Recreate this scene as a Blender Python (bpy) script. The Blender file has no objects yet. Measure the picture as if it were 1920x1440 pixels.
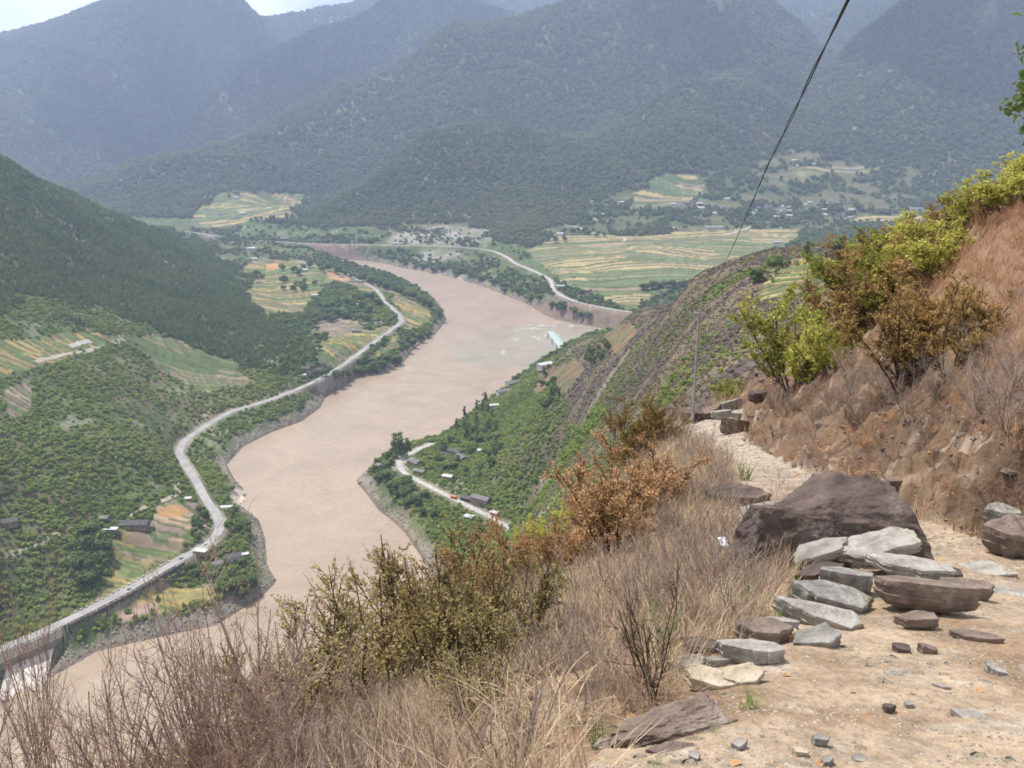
import bpy, math, random
import numpy as np
from mathutils import Vector, Matrix
C = bpy.context.scene.collection
sc = bpy.context.scene
CZ = 400.0
PITCH = math.radians(15.4)
SP, CP = math.sin(PITCH), math.cos(PITCH)
FPX = 1707.0
# ---------------------------------------------------------------- camera, sky, sun, exposure
cam_d = bpy.data.cameras.new('camera'); cam = bpy.data.objects.new('camera', cam_d); C.objects.link(cam)
cam_d.lens = 32.0; cam_d.sensor_width = 36.0; cam_d.clip_start = 0.1; cam_d.clip_end = 60000
cam.location = (0, 0, CZ); cam.rotation_euler = (math.radians(90) - PITCH, 0, 0)
sc.camera = cam
SUN_EL, SUN_AZ = math.radians(62), math.radians(-52)      # azimuth from +Y, minus = to the left
w = bpy.data.worlds.new('World'); sc.world = w; w.use_nodes = True
nt = w.node_tree; nt.nodes.clear()
wo = nt.nodes.new('ShaderNodeOutputWorld'); bg = nt.nodes.new('ShaderNodeBackground')
sky = nt.nodes.new('ShaderNodeTexSky'); sky.sky_type = 'NISHITA'; sky.sun_disc = False
sky.sun_elevation = SUN_EL; sky.sun_rotation = SUN_AZ; sky.altitude = 1800; sky.dust_density = 2.0
nz = nt.nodes.new('ShaderNodeTexNoise'); nz.inputs['Scale'].default_value = 3.0; nz.inputs['Detail'].default_value = 6
tc = nt.nodes.new('ShaderNodeTexCoord'); cr = nt.nodes.new('ShaderNodeValToRGB')
cr.color_ramp.elements[0].position = 0.38; cr.color_ramp.elements[1].position = 0.66
mx = nt.nodes.new('ShaderNodeMixRGB'); mx.inputs[2].default_value = (16.5, 16.7, 17, 1)
nt.links.new(tc.outputs['Generated'], nz.inputs['Vector']); nt.links.new(nz.outputs['Fac'], cr.inputs['Fac'])
nt.links.new(cr.outputs['Color'], mx.inputs[0]); nt.links.new(sky.outputs['Color'], mx.inputs[1])
nt.links.new(mx.outputs[0], bg.inputs['Color']); bg.inputs['Strength'].default_value = 0.085
nt.links.new(bg.outputs[0], wo.inputs['Surface'])
sd = bpy.data.lights.new('sun', 'SUN'); sd.energy = 4.6; sd.angle = math.radians(0.5); sd.color = (1, 0.95, 0.88)
sun = bpy.data.objects.new('sun', sd); C.objects.link(sun)
sdir = Vector((math.sin(SUN_AZ)*math.cos(SUN_EL), math.cos(SUN_AZ)*math.cos(SUN_EL), math.sin(SUN_EL)))
sun.rotation_euler = sdir.to_track_quat('Z', 'Y').to_euler(); sun.location = (0, 0, 3000)
sc.view_settings.view_transform = 'Standard'; sc.view_settings.look = 'None'
sc.view_settings.exposure = 0.6; sc.view_settings.gamma = 1.0
sc.render.engine = 'CYCLES'
cy = sc.cycles; cy.max_bounces = 4; cy.diffuse_bounces = 2; cy.glossy_bounces = 2; cy.transmission_bounces = 2
cy.volume_bounces = 0; cy.transparent_max_bounces = 8; cy.use_denoising = True; cy.filter_width = 1.7
cy.caustics_reflective = False; cy.caustics_refractive = False

rng = np.random.default_rng(7); random.seed(7)
# ---------------------------------------------------------------- small numpy tools
def aq(u, v):
    xc = (np.asarray(u, float) - 960) / FPX; yc = (np.asarray(v, float) - 720) / FPX
    d = CP - yc * SP
    return xc / d, (-SP - yc * CP) / d
def uv(a, q):
    d = CP - q * SP
    return 960 + FPX * a / d, 720 - FPX * (SP + q * CP) / d
_T = rng.random((256, 256)).astype(np.float32)
def vnoise(x, y, seed=0):
    x = x + seed * 17.31; y = y + seed * 9.77
    xi = np.floor(x); yi = np.floor(y); fx = (x - xi).astype(np.float32); fy = (y - yi).astype(np.float32)
    xi = xi.astype(np.int64) & 255; yi = yi.astype(np.int64) & 255; x1 = (xi + 1) & 255; y1 = (yi + 1) & 255
    fx = fx*fx*fx*(fx*(fx*6-15)+10); fy = fy*fy*fy*(fy*(fy*6-15)+10)
    return (_T[xi, yi]*(1-fx)+_T[x1, yi]*fx)*(1-fy) + (_T[xi, y1]*(1-fx)+_T[x1, y1]*fx)*fy
def fbm(x, y, oct=4, seed=0, gain=0.5):
    s = 0; a = 1; t = 0
    for k in range(oct):
        s = s + a*(vnoise(x*2**k + k*31.7, y*2**k - k*13.1, seed+k) - .5); t += a; a *= gain
    return s / t * 2            # about -1..1
def ridged(x, y, oct=4, seed=0):
    s = 0; a = 1; t = 0
    for k in range(oct):
        n = 1 - np.abs(vnoise(x*2**k + k*11.7, y*2**k + k*7.1, seed+k)*2 - 1); s = s + a*n; t += a; a *= .5
    return s / t                # 0..1, high = crest
def sstep(x, a, b):
    t = np.clip((x - a) / (b - a), 0, 1); return t*t*(3-2*t)
def in_poly(x, y, poly):
    poly = np.asarray(poly, float); r = np.zeros(x.shape, bool); n = len(poly)
    bx = (x >= poly[:, 0].min()) & (x <= poly[:, 0].max()) & (y >= poly[:, 1].min()) & (y <= poly[:, 1].max())
    xs = x[bx]; ys = y[bx]; rr = np.zeros(xs.shape, bool)
    for i in range(n):
        x0, y0 = poly[i]; x1, y1 = poly[(i+1) % n]
        if y0 == y1: continue
        c = ((y0 > ys) != (y1 > ys)) & (xs < (x1-x0)*(ys-y0)/(y1-y0)+x0)
        rr ^= c
    r[bx] = rr; return r
def seg_dist(x, y, pts, closed=False, zs=None):
    """distance to a polyline, and the interpolated zs at the nearest point"""
    best = np.full(x.shape, 1e9, np.float64); zb = np.zeros(x.shape)
    n = len(pts)
    for i in range(n if closed else n-1):
        x0, y0 = pts[i][:2]; x1, y1 = pts[(i+1) % n][:2]
        dx, dy = x1-x0, y1-y0; L = dx*dx+dy*dy+1e-9
        t = np.clip(((x-x0)*dx+(y-y0)*dy)/L, 0, 1)
        d = np.hypot(x-(x0+t*dx), y-(y0+t*dy))
        m = d < best
        best = np.where(m, d, best)
        if zs is not None: zb = np.where(m, zs[i]*(1-t)+zs[(i+1) % n]*t, zb)
    return (best, zb) if zs is not None else best
def at_z(u, v, z):
    a, q = aq(u, v); Y = (z - CZ) / q
    return (float(a*Y), float(Y), float(z))
def smooth_line(p, step):
    """Catmull-Rom through points of any dimension, resampled at about the given spacing"""
    p = [np.array(k, float) for k in p]; p = [2*p[0]-p[1]] + p + [2*p[-1]-p[-2]]
    out = []
    for i in range(1, len(p)-2):
        n = max(1, int(np.linalg.norm((p[i+1]-p[i])[:2])/step))
        for k in range(n):
            t = k/n
            out.append(.5*((2*p[i])+(-p[i-1]+p[i+1])*t+(2*p[i-1]-5*p[i]+4*p[i+1]-p[i+2])*t*t+(-p[i-1]+3*p[i]-3*p[i+1]+p[i+2])*t**3))
    out.append(p[-2]); return np.array(out)

# ---------------------------------------------------------------- the lie of the land: where the valley, spurs and ridges run
# curves of (u, v, forward distance in metres); turned at once into directions and heights of the real ground
CUR = [
 # --- foreground: trail, bank and the slope falling to the left
 [(900,1440,3.2),(1110,1400,3.8),(1300,1440,3.3),(1750,1440,3.3),(1920,1440,3.2),(2250,1440,3.2)],
 [(1280,1250,5.0),(1400,1300,4.2),(1500,1200,5.4),(1700,1300,4.3),(1700,1200,5.45),(1920,1180,5.8),(1920,1300,4.4)],
 [(1400,1170,6.0),(1480,1090,7.5),(1620,1080,8),(1790,1060,8.5),(1920,1060,8.8),(2150,1060,9)],
 [(1850,1030,9.5),(1930,1000,10)],
 [(1420,980,12),(1540,960,13.5),(1700,990,11.5)],
 [(1370,930,16),(1480,930,16.5),(1540,905,18)],[(1380,870,25),(1460,870,25.5)],[(1390,835,33)],[(1340,820,38)],
 [(1290,805,44),(1300,790,53),(1380,790,50)],[(1345,775,58)],
 [(1960,900,10.6),(1960,700,13.5),(1940,500,18.5),(1930,385,26)],[(2150,900,9),(2100,500,15),(2100,250,24),(2300,200,24)],
 [(1760,900,15.5),(1750,750,20),(1750,600,27),(1750,455,40)],[(1840,800,15.5),(1840,560,22),(1830,415,33)],
 [(1600,850,22),(1600,700,30),(1600,610,40),(1580,570,46)],[(1500,800,34),(1500,730,42),(1470,700,50)],
 [(1400,775,52),(1390,752,61),(1440,700,58),(1560,580,52),(1640,510,48)],
 [(1300,1120,8),(1300,1010,12),(1300,900,19),(1250,860,28),(1235,825,38),(1250,810,46)],
 [(1150,1200,7),(1150,1050,12),(1150,975,18),(1180,925,26),(1200,880,36)],
 [(1000,1300,5.2),(1000,1170,9),(1000,1110,13),(1020,1060,20)],
 [(850,1400,4.8),(850,1290,8),(850,1230,12),(880,1190,16)],
 [(650,1440,5.5),(650,1380,9),(650,1340,13)],
 [(400,1500,6),(400,1460,10)],[(200,1520,6.5),(200,1480,10)],[(0,1520,7),(0,1500,10)],[(-300,1500,7),(-300,1480,10)],
 [(900,1560,2.4),(700,1540,3.4),(400,1620,4),(0,1640,4),(-400,1640,4)],
 [(1000,1900,1.3),(1500,1900,1.3),(2200,1900,1.3),(300,2100,1.3),(-400,2100,1.3)],
 # below the crest of the near slope, unseen
 [(1240,930,60),(1130,990,40),(1020,1110,30),(880,1240,30),(650,1390,30),(400,1490,30),(0,1530,30),(-400,1530,30)],
 [(1200,905,100),(1000,1110,100),(880,1240,100),(650,1390,100),(300,1490,100),(-100,1510,100),(-400,1500,100)],
 [(1000,1080,300),(880,1200,300),(600,1370,300),(300,1490,300),(-200,1500,300)],
 [(1000,1020,700),(930,1060,650),(800,1180,560),(600,1330,500),(300,1460,470),(-200,1510,470)],
 # the spur across the picture
 [(1200,855,200),(1200,800,330),(1200,740,480),(1200,680,650),(1200,620,850),(1200,583,1000)],
 [(1100,960,200),(1100,925,300),(1100,870,450),(1100,800,620),(1100,730,820),(1100,660,1100),(1100,628,1380)],
 [(1000,960,600),(1000,900,750),(1000,830,930),(1000,760,1150),(1000,690,1450)],
 [(900,905,950),(900,850,1060),(900,785,1240)],
 [(1300,770,150),(1300,720,220),(1300,660,330),(1300,600,450),(1300,560,560),(1300,535,680)],
 [(1400,760,110),(1400,700,160),(1400,640,230),(1400,570,330),(1400,530,430),(1400,500,560)],
 [(1500,640,180),(1500,575,280),(1500,540,380),(1500,500,470),(1500,475,560)],
 [(1600,600,150),(1600,560,250),(1600,500,450),(1600,470,560)],[(1750,560,150),(1750,520,300),(1750,480,560)],[(1930,520,150),(1930,470,500)],[(2200,450,150),(2200,450,500)],
 [(1200,640,1250),(1300,600,1050),(1400,560,950),(1500,540,900),(1700,530,900),(2000,520,900)],
 [(1300,655,1500),(1400,630,1500),(1600,600,1500),(1900,560,1500)],
 # far bank, road bench and the terraced valley floor
 [(500,452,3150),(600,457,3080),(720,460,3020),(800,461,3000),(880,465,2960),(920,470,2850),(950,482,2740),(965,493,2620),(1000,508,2450),(1030,525,2280),(1040,545,2120),(1070,562,2000),(1120,575,1930),(1190,585,1880),(1300,600,1800),(1500,600,1800)],
 [(1050,470,2700),(1200,470,2600),(1350,480,2500),(1500,490,2400),(1700,490,2400),(2000,490,2400)],
 [(1100,520,2280),(1250,540,2150),(1400,540,2100),(1600,530,2100)],
 [(1000,440,2950),(1150,435,2980),(1300,430,3000),(1500,425,3050),(1700,425,3050),(2000,425,3050)],
 [(1100,400,3300),(1300,400,3250),(1500,400,3300),(1700,400,3350),(1900,400,3350)],
 [(1100,385,3450),(1200,350,3650),(1400,340,3750),(1600,330,3950),(1750,355,3750),(1900,375,3650),(2100,370,3600)],
 [(620,440,3200),(760,432,3250),(900,430,3200),(1000,415,3200)],
 # foothill in front of the big mountain
 [(560,425,3500),(650,365,3650),(720,320,3800),(800,270,3900),(880,245,4000),(960,242,4050),(1050,258,4200),(1130,252,4300)],
 [(1150,240,4300),(1220,197,4500),(1290,162,4600),(1380,172,4650),(1450,205,4500)],
 [(700,400,3450),(850,360,3600),(1000,330,3750),(1150,310,3850),(1300,280,4000)],
 [(560,430,4000),(610,390,4200),(700,350,4350),(800,300,4500),(900,270,4600),(1000,265,4700),(1100,262,4750),(1200,228,4900),(1300,195,5000)],
 # big centre mountain
 [(150,345,5000),(250,303,5100),(330,288,5200),(420,262,5200),(500,225,5300),(570,195,5400),(650,170,5500),(720,158,5500),(770,128,5600),(820,80,5700),(860,52,5800),(930,38,5900),(1010,20,5900),(1080,-2,5900),(1200,-55,6000),(1320,-55,6000),(1420,-10,6000),(1490,35,5900),(1530,80,5800),(1555,112,5700)],
 [(200,390,4300),(300,380,4100),(400,340,4400),(550,300,4800),(700,240,5000),(900,150,5300),(1100,120,5400),(1300,80,5500),(1450,130,5300)],
 [(150,400,3900),(330,440,3400),(450,400,3800),(550,385,3950)],[(340,460,2900),(450,450,3050),(450,480,2700)],
 # valleys and ranges behind it
 [(150,380,6000),(400,330,6200),(600,250,6300),(770,200,6500),(900,130,6800),(1100,60,7000),(1400,60,7000),(1550,150,6500),(1700,100,6300),(2000,50,6200)],
 [(290,292,6800),(340,238,6900),(400,168,7200),(450,132,7400),(520,100,7500),(580,72,7600),(640,48,7800),(700,12,8000),(760,-25,8000),(900,-15,8200),(980,0,8400),(1050,5,8500),(1300,-30,8800),(1500,-40,9000),(1600,-50,9000),(2000,-90,9000)],
 [(450,210,6700),(600,165,6900),(750,90,7300),(1500,60,7700),(1620,20,7800)],
 [(290,320,7300),(350,310,7700),(420,240,8200),(500,190,8600),(600,140,9200),(800,60,9500),(1200,60,10000)],
 [(-300,100,8500),(-100,72,8500),(0,53,8500),(40,47,8500),(110,35,8500),(150,22,8500),(210,12,8500),(290,10,8500),(350,15,8500),(400,16,8500),(430,11,8500),(480,20,8600),(540,50,8800),(600,85,9000)],
 [(-300,300,6500),(0,250,6500),(100,125,7500),(60,230,6600)],[(140,190,7300),(200,300,6400),(280,225,7600)],[(-200,360,5600),(0,338,5700),(100,345,5600)],
 [(450,35,10800),(490,20,11000),(540,8,11000),(600,-5,11000),(680,-20,11000),(800,-60,11000),(1200,-60,11500)],
 [(-300,200,13500),(500,200,13500),(1200,200,13500),(2200,200,13500)],
 # mountain on the right
 [(1562,108,5500),(1600,70,5300),(1650,35,5300),(1700,-5,5200),(1780,-50,5200),(1920,-90,5200),(2300,-150,5200)],
 [(1640,130,4900),(1750,85,4700),(1850,110,4600),(1930,165,4500),(2200,160,4400)],
 [(1500,190,5000),(1470,235,4500),(1420,300,4200)],[(1600,250,4300),(1750,240,4200),(1900,250,4100),(2200,250,4000)],
 # forested hill on the left
 [(-400,100,1650),(-200,200,1750),(-100,255,1820),(0,306,1900),(60,337,2000),(130,373,2100),(200,406,2250),(260,427,2400),(330,452,2550),(400,480,2680)],
 [(-400,250,2300),(-200,330,2500),(0,350,2600),(100,392,2900),(200,430,3100)],
 [(-400,400,1100),(-200,450,1300),(0,450,1500),(150,490,1700),(270,520,1850)],
 [(-300,650,900),(0,600,1150),(200,600,1400),(330,590,1600),(400,600,1650)],
 [(-300,800,700),(0,700,1000),(200,700,1150),(300,650,1400),(400,690,1380),(500,650,1560)],
 [(-300,950,600),(0,850,820),(200,850,900),(300,825,1030)],[(0,960,760),(100,950,780),(200,930,850)],
 [(-300,1150,540),(0,1050,700),(100,1030,730)],[(0,1130,680),(100,1080,715)],
 [(450,520,2350),(560,540,2200),(700,560,2050),(800,590,1970)],[(520,600,1850),(620,620,1760),(700,600,1850)],[(600,560,2080),(620,500,2450),(520,500,2500)],
]
pts = []
for c in CUR:
    for i in range(len(c)):
        if i == 0: pts.append(c[0]); continue
        p0, p1 = c[i-1], c[i]
        n = max(1, int(max(abs(p1[0]-p0[0])/70, abs(p1[1]-p0[1])/70, abs(math.log(p1[2]/p0[2]))/.2)))
        for k in range(1, n+1):
            t = k/n
            pts.append((p0[0]+(p1[0]-p0[0])*t, p0[1]+(p1[1]-p0[1])*t, math.exp(math.log(p0[2])*(1-t)+math.log(p1[2])*t)))
# river outline on the water level, z = 0
LEFT = [(400,470),(480,472),(540,478),(600,485),(660,497),(700,510),(740,520),(790,545),(825,572),(838,600),(815,628),(775,655),(755,682),(720,699),(670,706),(645,725),(612,742),(600,765),(565,790),(505,812),(455,838),(425,872),(440,900),(464,925),(452,950),(485,975),(497,1010),(500,1060),(518,1090),(490,1120),(440,1150),(405,1172),(330,1188),(250,1205),(180,1222),(110,1262),(30,1300),(-60,1345),(-250,1420)]
RIGHT = [(-250,1720),(100,1620),(400,1500),(620,1380),(760,1260),(820,1150),(800,1060),(762,1002),(742,982),(712,958),(692,932),(668,902),(700,868),(750,845),(790,832),(815,824),(842,803),(880,774),(930,738),(962,716),(1000,688),(1040,664),(1090,634),(1140,622),(1220,622),(1400,618),(1500,610),(1500,598),(1400,600),(1250,605),(1138,608),(1110,604),(1060,597),(1010,580),(960,558),(900,535),(850,520),(800,510),(760,503),(720,494),(640,483),(560,475),(480,466),(400,462)]
RIV = [at_z(u, v, 0)[:2] for u, v in LEFT + RIGHT]
# roads: pixel track and height above the river
ROAD_L = smooth_line([at_z(u, v, z) for u, v, z in [(-150,1290,22),(0,1218,22),(60,1194,22),(150,1152,22),(240,1105,22),(340,1048,22),(380,1027,22),(404,1005,22),(412,985,22),(403,960,22),(388,940,22),(366,900,22),(345,868,22),(336,848,22),(348,826,22),(380,803,22),(430,774,22),(480,758,22),(530,741,23),(580,720,24),(615,702,25),(650,680,26),(690,650,27),(740,614,28),(753,599,29),(738,580,31),(722,566,33),(700,540,36),(640,512,40),(560,490,42)]], 6)
ROAD_F = smooth_line([at_z(u, v, z) for u, v, z in [(320,432,60),(370,437,55),(430,445,50),(500,452,46),(600,457,45),(720,460,45),(800,461,45),(880,465,45),(920,470,45),(950,482,45),(965,493,45),(1000,508,45),(1030,524,45),(1040,545,43),(1070,562,40),(1120,575,36),(1190,586,34),(1300,596,32)]], 12)
ROAD_R = smooth_line([at_z(u, v, z) for u, v, z in [(1010,1015,16),(960,992,16),(920,970,16),(880,950,16),(840,930,16),(800,910,16),(768,893,16),(752,880,16),(750,865,16),(772,849,16),(812,831,16)]], 5)
for R_, k in ((ROAD_L, 8), (ROAD_F, 10), (ROAD_R, 8)):
    for p in R_[::k]:
        a_, q_ = p[0]/p[1], (p[2]-CZ)/p[1]; u_, v_ = uv(a_, q_); pts.append((u_, v_, p[1]))
for x_, y_ in RIV[::2]:
    u_, v_ = uv(x_/y_, (4-CZ)/y_); pts.append((u_, v_, y_))
P_ = np.array(pts); Pa, Pq = aq(P_[:, 0], P_[:, 1]); Pl = np.log(P_[:, 2]) * 0.5
key = np.unique(np.round(np.stack([Pa, Pl], 1), 3), axis=0, return_index=True)[1]
Pa, Pq, Pl = Pa[key], Pq[key], Pl[key]
def kern(r): return np.sqrt(r*r + 1e-4)
D = kern(np.hypot(Pa[:, None]-Pa[None], Pl[:, None]-Pl[None])); n_ = len(Pa)
M = np.zeros((n_+1, n_+1)); M[:n_, :n_] = D - np.eye(n_)*0.0015; M[:n_, n_] = 1; M[n_, :n_] = 1
W = np.linalg.solve(M, np.append(Pq, 0))
AMAX = 0.80
def rows_cols():
    L = np.concatenate([np.arange(math.log(1.3), math.log(120), .009), np.arange(math.log(120), math.log(13500), .0045)])
    a = np.arange(-AMAX, AMAX+1e-6, .00125)
    return np.exp(L), a
YR, AC = rows_cols(); LR = np.log(YR)
# coarse solve, then smooth upsampling
ca = np.linspace(-AMAX-.01, AMAX+.01, 330); cl = np.linspace(LR[0]-.02, LR[-1]+.02, 620)
G = np.zeros((len(cl), len(ca)))
for i, l in enumerate(cl):
    G[i] = kern(np.hypot(ca[:, None]-Pa[None], l*.5-Pl[None])) @ W[:n_] + W[n_]
def up(G, r, c):
    """Catmull-Rom interpolation of a table at fractional rows r and columns c (outer product)"""
    def wts(t): return [-.5*t**3+t*t-.5*t, 1.5*t**3-2.5*t*t+1, -1.5*t**3+2*t*t+.5*t, .5*t**3-.5*t*t]
    ci = np.clip(np.floor(c).astype(int), 1, G.shape[1]-3); wc = wts(c-ci)
    A = sum(wc[k][None]*G[:, ci-1+k] for k in range(4))
    ri = np.clip(np.floor(r).astype(int), 1, G.shape[0]-3); wr = wts(r-ri)
    return sum(wr[k][:, None]*A[ri-1+k] for k in range(4))
Q = up(G, (LR-cl[0])/(cl[1]-cl[0]), (AC-ca[0])/(ca[1]-ca[0]))
YY = np.repeat(YR[:, None], len(AC), 1); XX = AC[None]*YY
UU, VV = uv(np.repeat(AC[None], len(YR), 0), Q)          # only to outline zones; they live in world space from here on
H = CZ + Q*YY

# ---------------------------------------------------------------- zones of the land
def zone(poly, y0=0, y1=1e9):
    return in_poly(UU, VV, poly) & (YY > y0) & (YY < y1)
def soft(m, n=2):
    m = m.astype(np.float32)
    for _ in range(n):
        m[1:-1, 1:-1] = (m[1:-1, 1:-1]*2+m[:-2, 1:-1]+m[2:, 1:-1]+m[1:-1, :-2]+m[1:-1, 2:])/6
    return m
PATH = [(1000,1600),(1090,1450),(1180,1375),(1290,1285),(1400,1190),(1490,1110),(1500,1000),(1390,975),(1375,915),(1360,865),(1275,820),(1290,785),(1390,780),(1400,828),(1480,868),(1560,905),(1700,960),(1800,1000),(1880,1022),(2300,1030),(2600,1600),(2200,2000),(1200,2000)]
z_path = zone(PATH, 0, 64)
near = YY < 75
bank = near & zone([(1390,790),(1400,828),(1480,868),(1560,905),(1700,960),(1800,1000),(1880,1022),(2400,1030),(2600,-400),(1900,300),(1600,560),(1440,690),(1380,745)], 5, 75) & ~z_path
up_ = bank & zone([(1690,480),(1930,380),(2400,200),(2400,700),(1920,720),(1800,690),(1700,640)], 5, 75)
d_riv = seg_dist(XX, YY, RIV, True); in_riv = in_poly(XX, YY, RIV) & (YY > 450)
# relief
mr = sstep(YY, 2300, 4200)*sstep(H, 60, 220)
rel = mr*(ridged(XX/900, YY/900, 5, 3)-.55)*np.where(YY > 7900, 30, np.minimum(165, YY*.024))-sstep(YY, 7800, 8300)*mr*135
hill_l = (XX < -150) & (YY > 600) & (YY < 3300)
rel += np.where(hill_l, sstep(H, 40, 110)*sstep(-XX/YY, .1, .25)*((ridged(XX/260, YY/260, 4, 9)-.55)*30 + fbm(XX/30, YY/30, 3, 5)*2), 0)
spur = (XX/YY > -.08) & (YY > 70) & (YY < 1900)
rel += np.where(spur, sstep(H, 22, 70)*(1-zone([(1440,545),(1460,505),(1560,480),(1600,500),(1560,540)], 250, 700))*((ridged(XX/70, YY/70, 5, 21)-.5)*np.minimum(9, YY*.02)+(ridged(XX/260, YY/260, 3, 31)-.5)*YY*.015), 0)
nm = (YY < 75)
rel += np.where(nm & ~z_path & ~bank, fbm(XX/1.6, YY/1.6, 4, 41)*np.minimum(.16, YY*.014), 0)
rel += np.where(bank, soft(bank, 12)*((ridged(XX/2.4, YY/2.6, 5, 51)-.5)*1.7*(1-.6*soft(up_, 8))+(ridged(XX/.6, YY/.6, 4, 52)-.5)*.5*(1-.5*soft(up_, 8))), 0)
rel += np.where(z_path, fbm(XX/.9, YY/.9, 5, 61)*.045+ (ridged(XX/.25, YY/.25, 3, 62)-.5)*.02, 0)
H = H + rel
# flat benches under the roads, banks at the river
def bench(R_, half, ramp):
    global H
    lo, hi = R_[:, 1].min()-60, R_[:, 1].max()+60
    rows = (YR > lo) & (YR < hi)
    i0, i1 = np.where(rows)[0][[0, -1]]
    d, z = seg_dist(XX[i0:i1], YY[i0:i1], R_[::2], False, R_[::2, 2])
    t = sstep(d, half, half+ramp)
    H[i0:i1] = z*(1-t)+H[i0:i1]*t
    full = np.full(H.shape, 1e9); full[i0:i1] = d; return full
_rl = ROAD_L[ROAD_L[:, 1] < 775]; _o = np.argsort(_rl[:, 0]); _yr = np.interp(XX, _rl[_o, 0], _rl[_o, 1])
_dl = seg_dist(XX, YY, ROAD_L[::3]); _drop = (YY < 790)*(XX > -470)*(XX < -195)
_drop = _drop*np.where(YY < _yr, np.where(XX < -345, 13, 8), 5)
H = np.where(_drop > 0, np.maximum(H-_drop*sstep(_dl, 5.7, 7.4), np.minimum(H, 5)), H)
bankh = np.minimum(d_riv*.45, 8)+d_riv*.25
t_ = sstep(d_riv, 0, 70)
H = np.where(in_riv, -np.minimum(9, 0.3*d_riv), np.where((YY > 420), np.maximum((1-t_)*bankh+t_*np.maximum(H, 6), .02*d_riv+.3), H))
H = np.where(in_riv | (YY < 420), H, H + sstep(d_riv, 2, 12)*(1-sstep(d_riv, 30, 60))*(ridged(XX/14, YY/14, 4, 71)-.5)*4)
dRL = bench(ROAD_L, 5.6, 8); _rs = (_drop > 0) & (YY < _yr) & (_dl > 6.8) & ~in_riv
H = np.where(_rs & (XX < -352), np.minimum(H, .4+.03*d_riv), np.where(_rs, np.minimum(H, 17), H)); dRF = bench(ROAD_F, 7, 45); dRR = bench(ROAD_R, 7, 9)
d_road = np.minimum(np.minimum(dRL, dRF), dRR)
H = H + (sstep(d_road, 8, 22)*(1-sstep(d_road, 60, 100))*(d_riv > 3)*(YY > 900)*(~in_riv))*((ridged(XX/16, YY/16, 4, 72)-.5)*6)

# terraced fields: (outline, near, far, strip width m, direction deg, palette, step height)
GOLD = [(.27,.20,.075),(.20,.165,.075),(.31,.24,.10),(.14,.15,.06),(.10,.14,.05),(.20,.155,.11),(.22,.17,.08),(.12,.15,.055)]
BROWN = [(.24,.18,.14),(.20,.15,.12),(.13,.14,.07),(.27,.20,.14),(.17,.15,.09),(.09,.12,.04)]
PALE = [(.17,.17,.085),(.32,.25,.12),(.14,.16,.07),(.30,.24,.13),(.14,.155,.075),(.23,.18,.11),(.30,.24,.11),(.12,.15,.06)]
GREEN = [(.09,.12,.045),(.12,.14,.06),(.08,.11,.04),(.16,.15,.08),(.18,.145,.09)]
FIELDS = [
 ([(192,1008),(300,985),(345,1005),(345,1042),(300,1068),(235,1100),(190,1130),(175,1120),(205,1060)], 600, 950, 7, 84, GOLD, 1.4),
 ([(285,975),(300,945),(375,945),(392,985),(360,1020),(300,1010)], 700, 1000, 14, 70, BROWN, 1.2),
 ([(225,1150),(300,1085),(395,1090),(410,1130),(300,1160)], 600, 900, 13, 75, GOLD, .6),
 ([(455,545),(500,520),(585,515),(600,545),(560,590),(500,590)], 1500, 2800, 24, 80, GOLD, 1.5),
 ([(480,480),(560,490),(640,520),(600,550),(500,520),(460,500)], 1800, 3000, 30, 75, GOLD, 1.5),
 ([(640,510),(700,530),(780,560),(815,600),(760,620),(735,560),(640,530)], 1500, 2500, 30, 60, GOLD, .8),
 ([(585,640),(640,630),(740,610),(720,630),(660,670),(600,690)], 1300, 2000, 15, 78, GOLD, .8),
 ([(690,670),(745,625),(750,650),(700,680)], 1300, 2000, 12, 60, GOLD, .6),
 ([(590,600),(640,590),(690,620),(640,635),(580,630)], 1500, 2100, 15, 110, BROWN, 1.2),
 ([(250,640),(330,640),(440,680),(480,720),(380,740),(290,690)], 1000, 1800, 17, 97, BROWN+GREEN, 2.0),
 ([(-60,640),(160,630),(240,640),(150,665),(90,690),(-60,720)], 850, 1500, 16, 85, GOLD, 1.5),
 ([(0,740),(60,700),(60,760),(20,790)], 700, 1300, 12, 85, BROWN, 1.5),
 ([(985,470),(1040,445),(1500,425),(1490,470),(1340,510),(1180,575),(1060,540)], 1850, 3300, 34, 86, PALE, 1.5),
 ([(1170,365),(1290,330),(1330,350),(1300,380),(1180,400)], 3000, 4200, 40, 80, GREEN+PALE, 1),
 ([(1490,325),(1640,312),(1640,325),(1500,338)], 3400, 4500, 60, 88, PALE, 1),
 ([(1600,400),(1800,395),(1800,410),(1600,412)], 3000, 4200, 60, 88, PALE, 1),
 ([(380,380),(480,360),(570,365),(560,400),(430,420),(360,420)], 3000, 4500, 42, 84, PALE, 1),
 ([(1420,560),(1455,505),(1540,482),(1640,480),(1640,510),(1560,535),(1480,550)], 240, 800, 7.5, 70, GREEN+[(.36,.27,.13)]*3, .8),
 ([(1120,650),(1150,615),(1200,610),(1165,660)], 700, 1900, 14, 80, [(.20,.115,.075),(.17,.11,.07),(.22,.125,.08),(.14,.12,.06)], 1),
 ([(1030,690),(1060,680),(1095,695),(1080,720),(1050,750),(1000,735),(1010,700)], 700, 1900, 16, 80, [(.22,.125,.085),(.19,.11,.075),(.16,.105,.065),(.12,.11,.055)], 1.5),
]
col = np.zeros(H.shape+(3,), np.float32)
def C3(c): return np.array(c, np.float32)
def mixc(base, c, m): return base*(1-m[..., None]) + C3(c)*m[..., None]
n1 = fbm(XX/120, YY/120, 4, 101); n2 = fbm(XX/35, YY/35, 4, 102); n3 = fbm(XX/700, YY/700, 4, 103)
col[:] = C3((.075,.095,.038))
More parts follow.
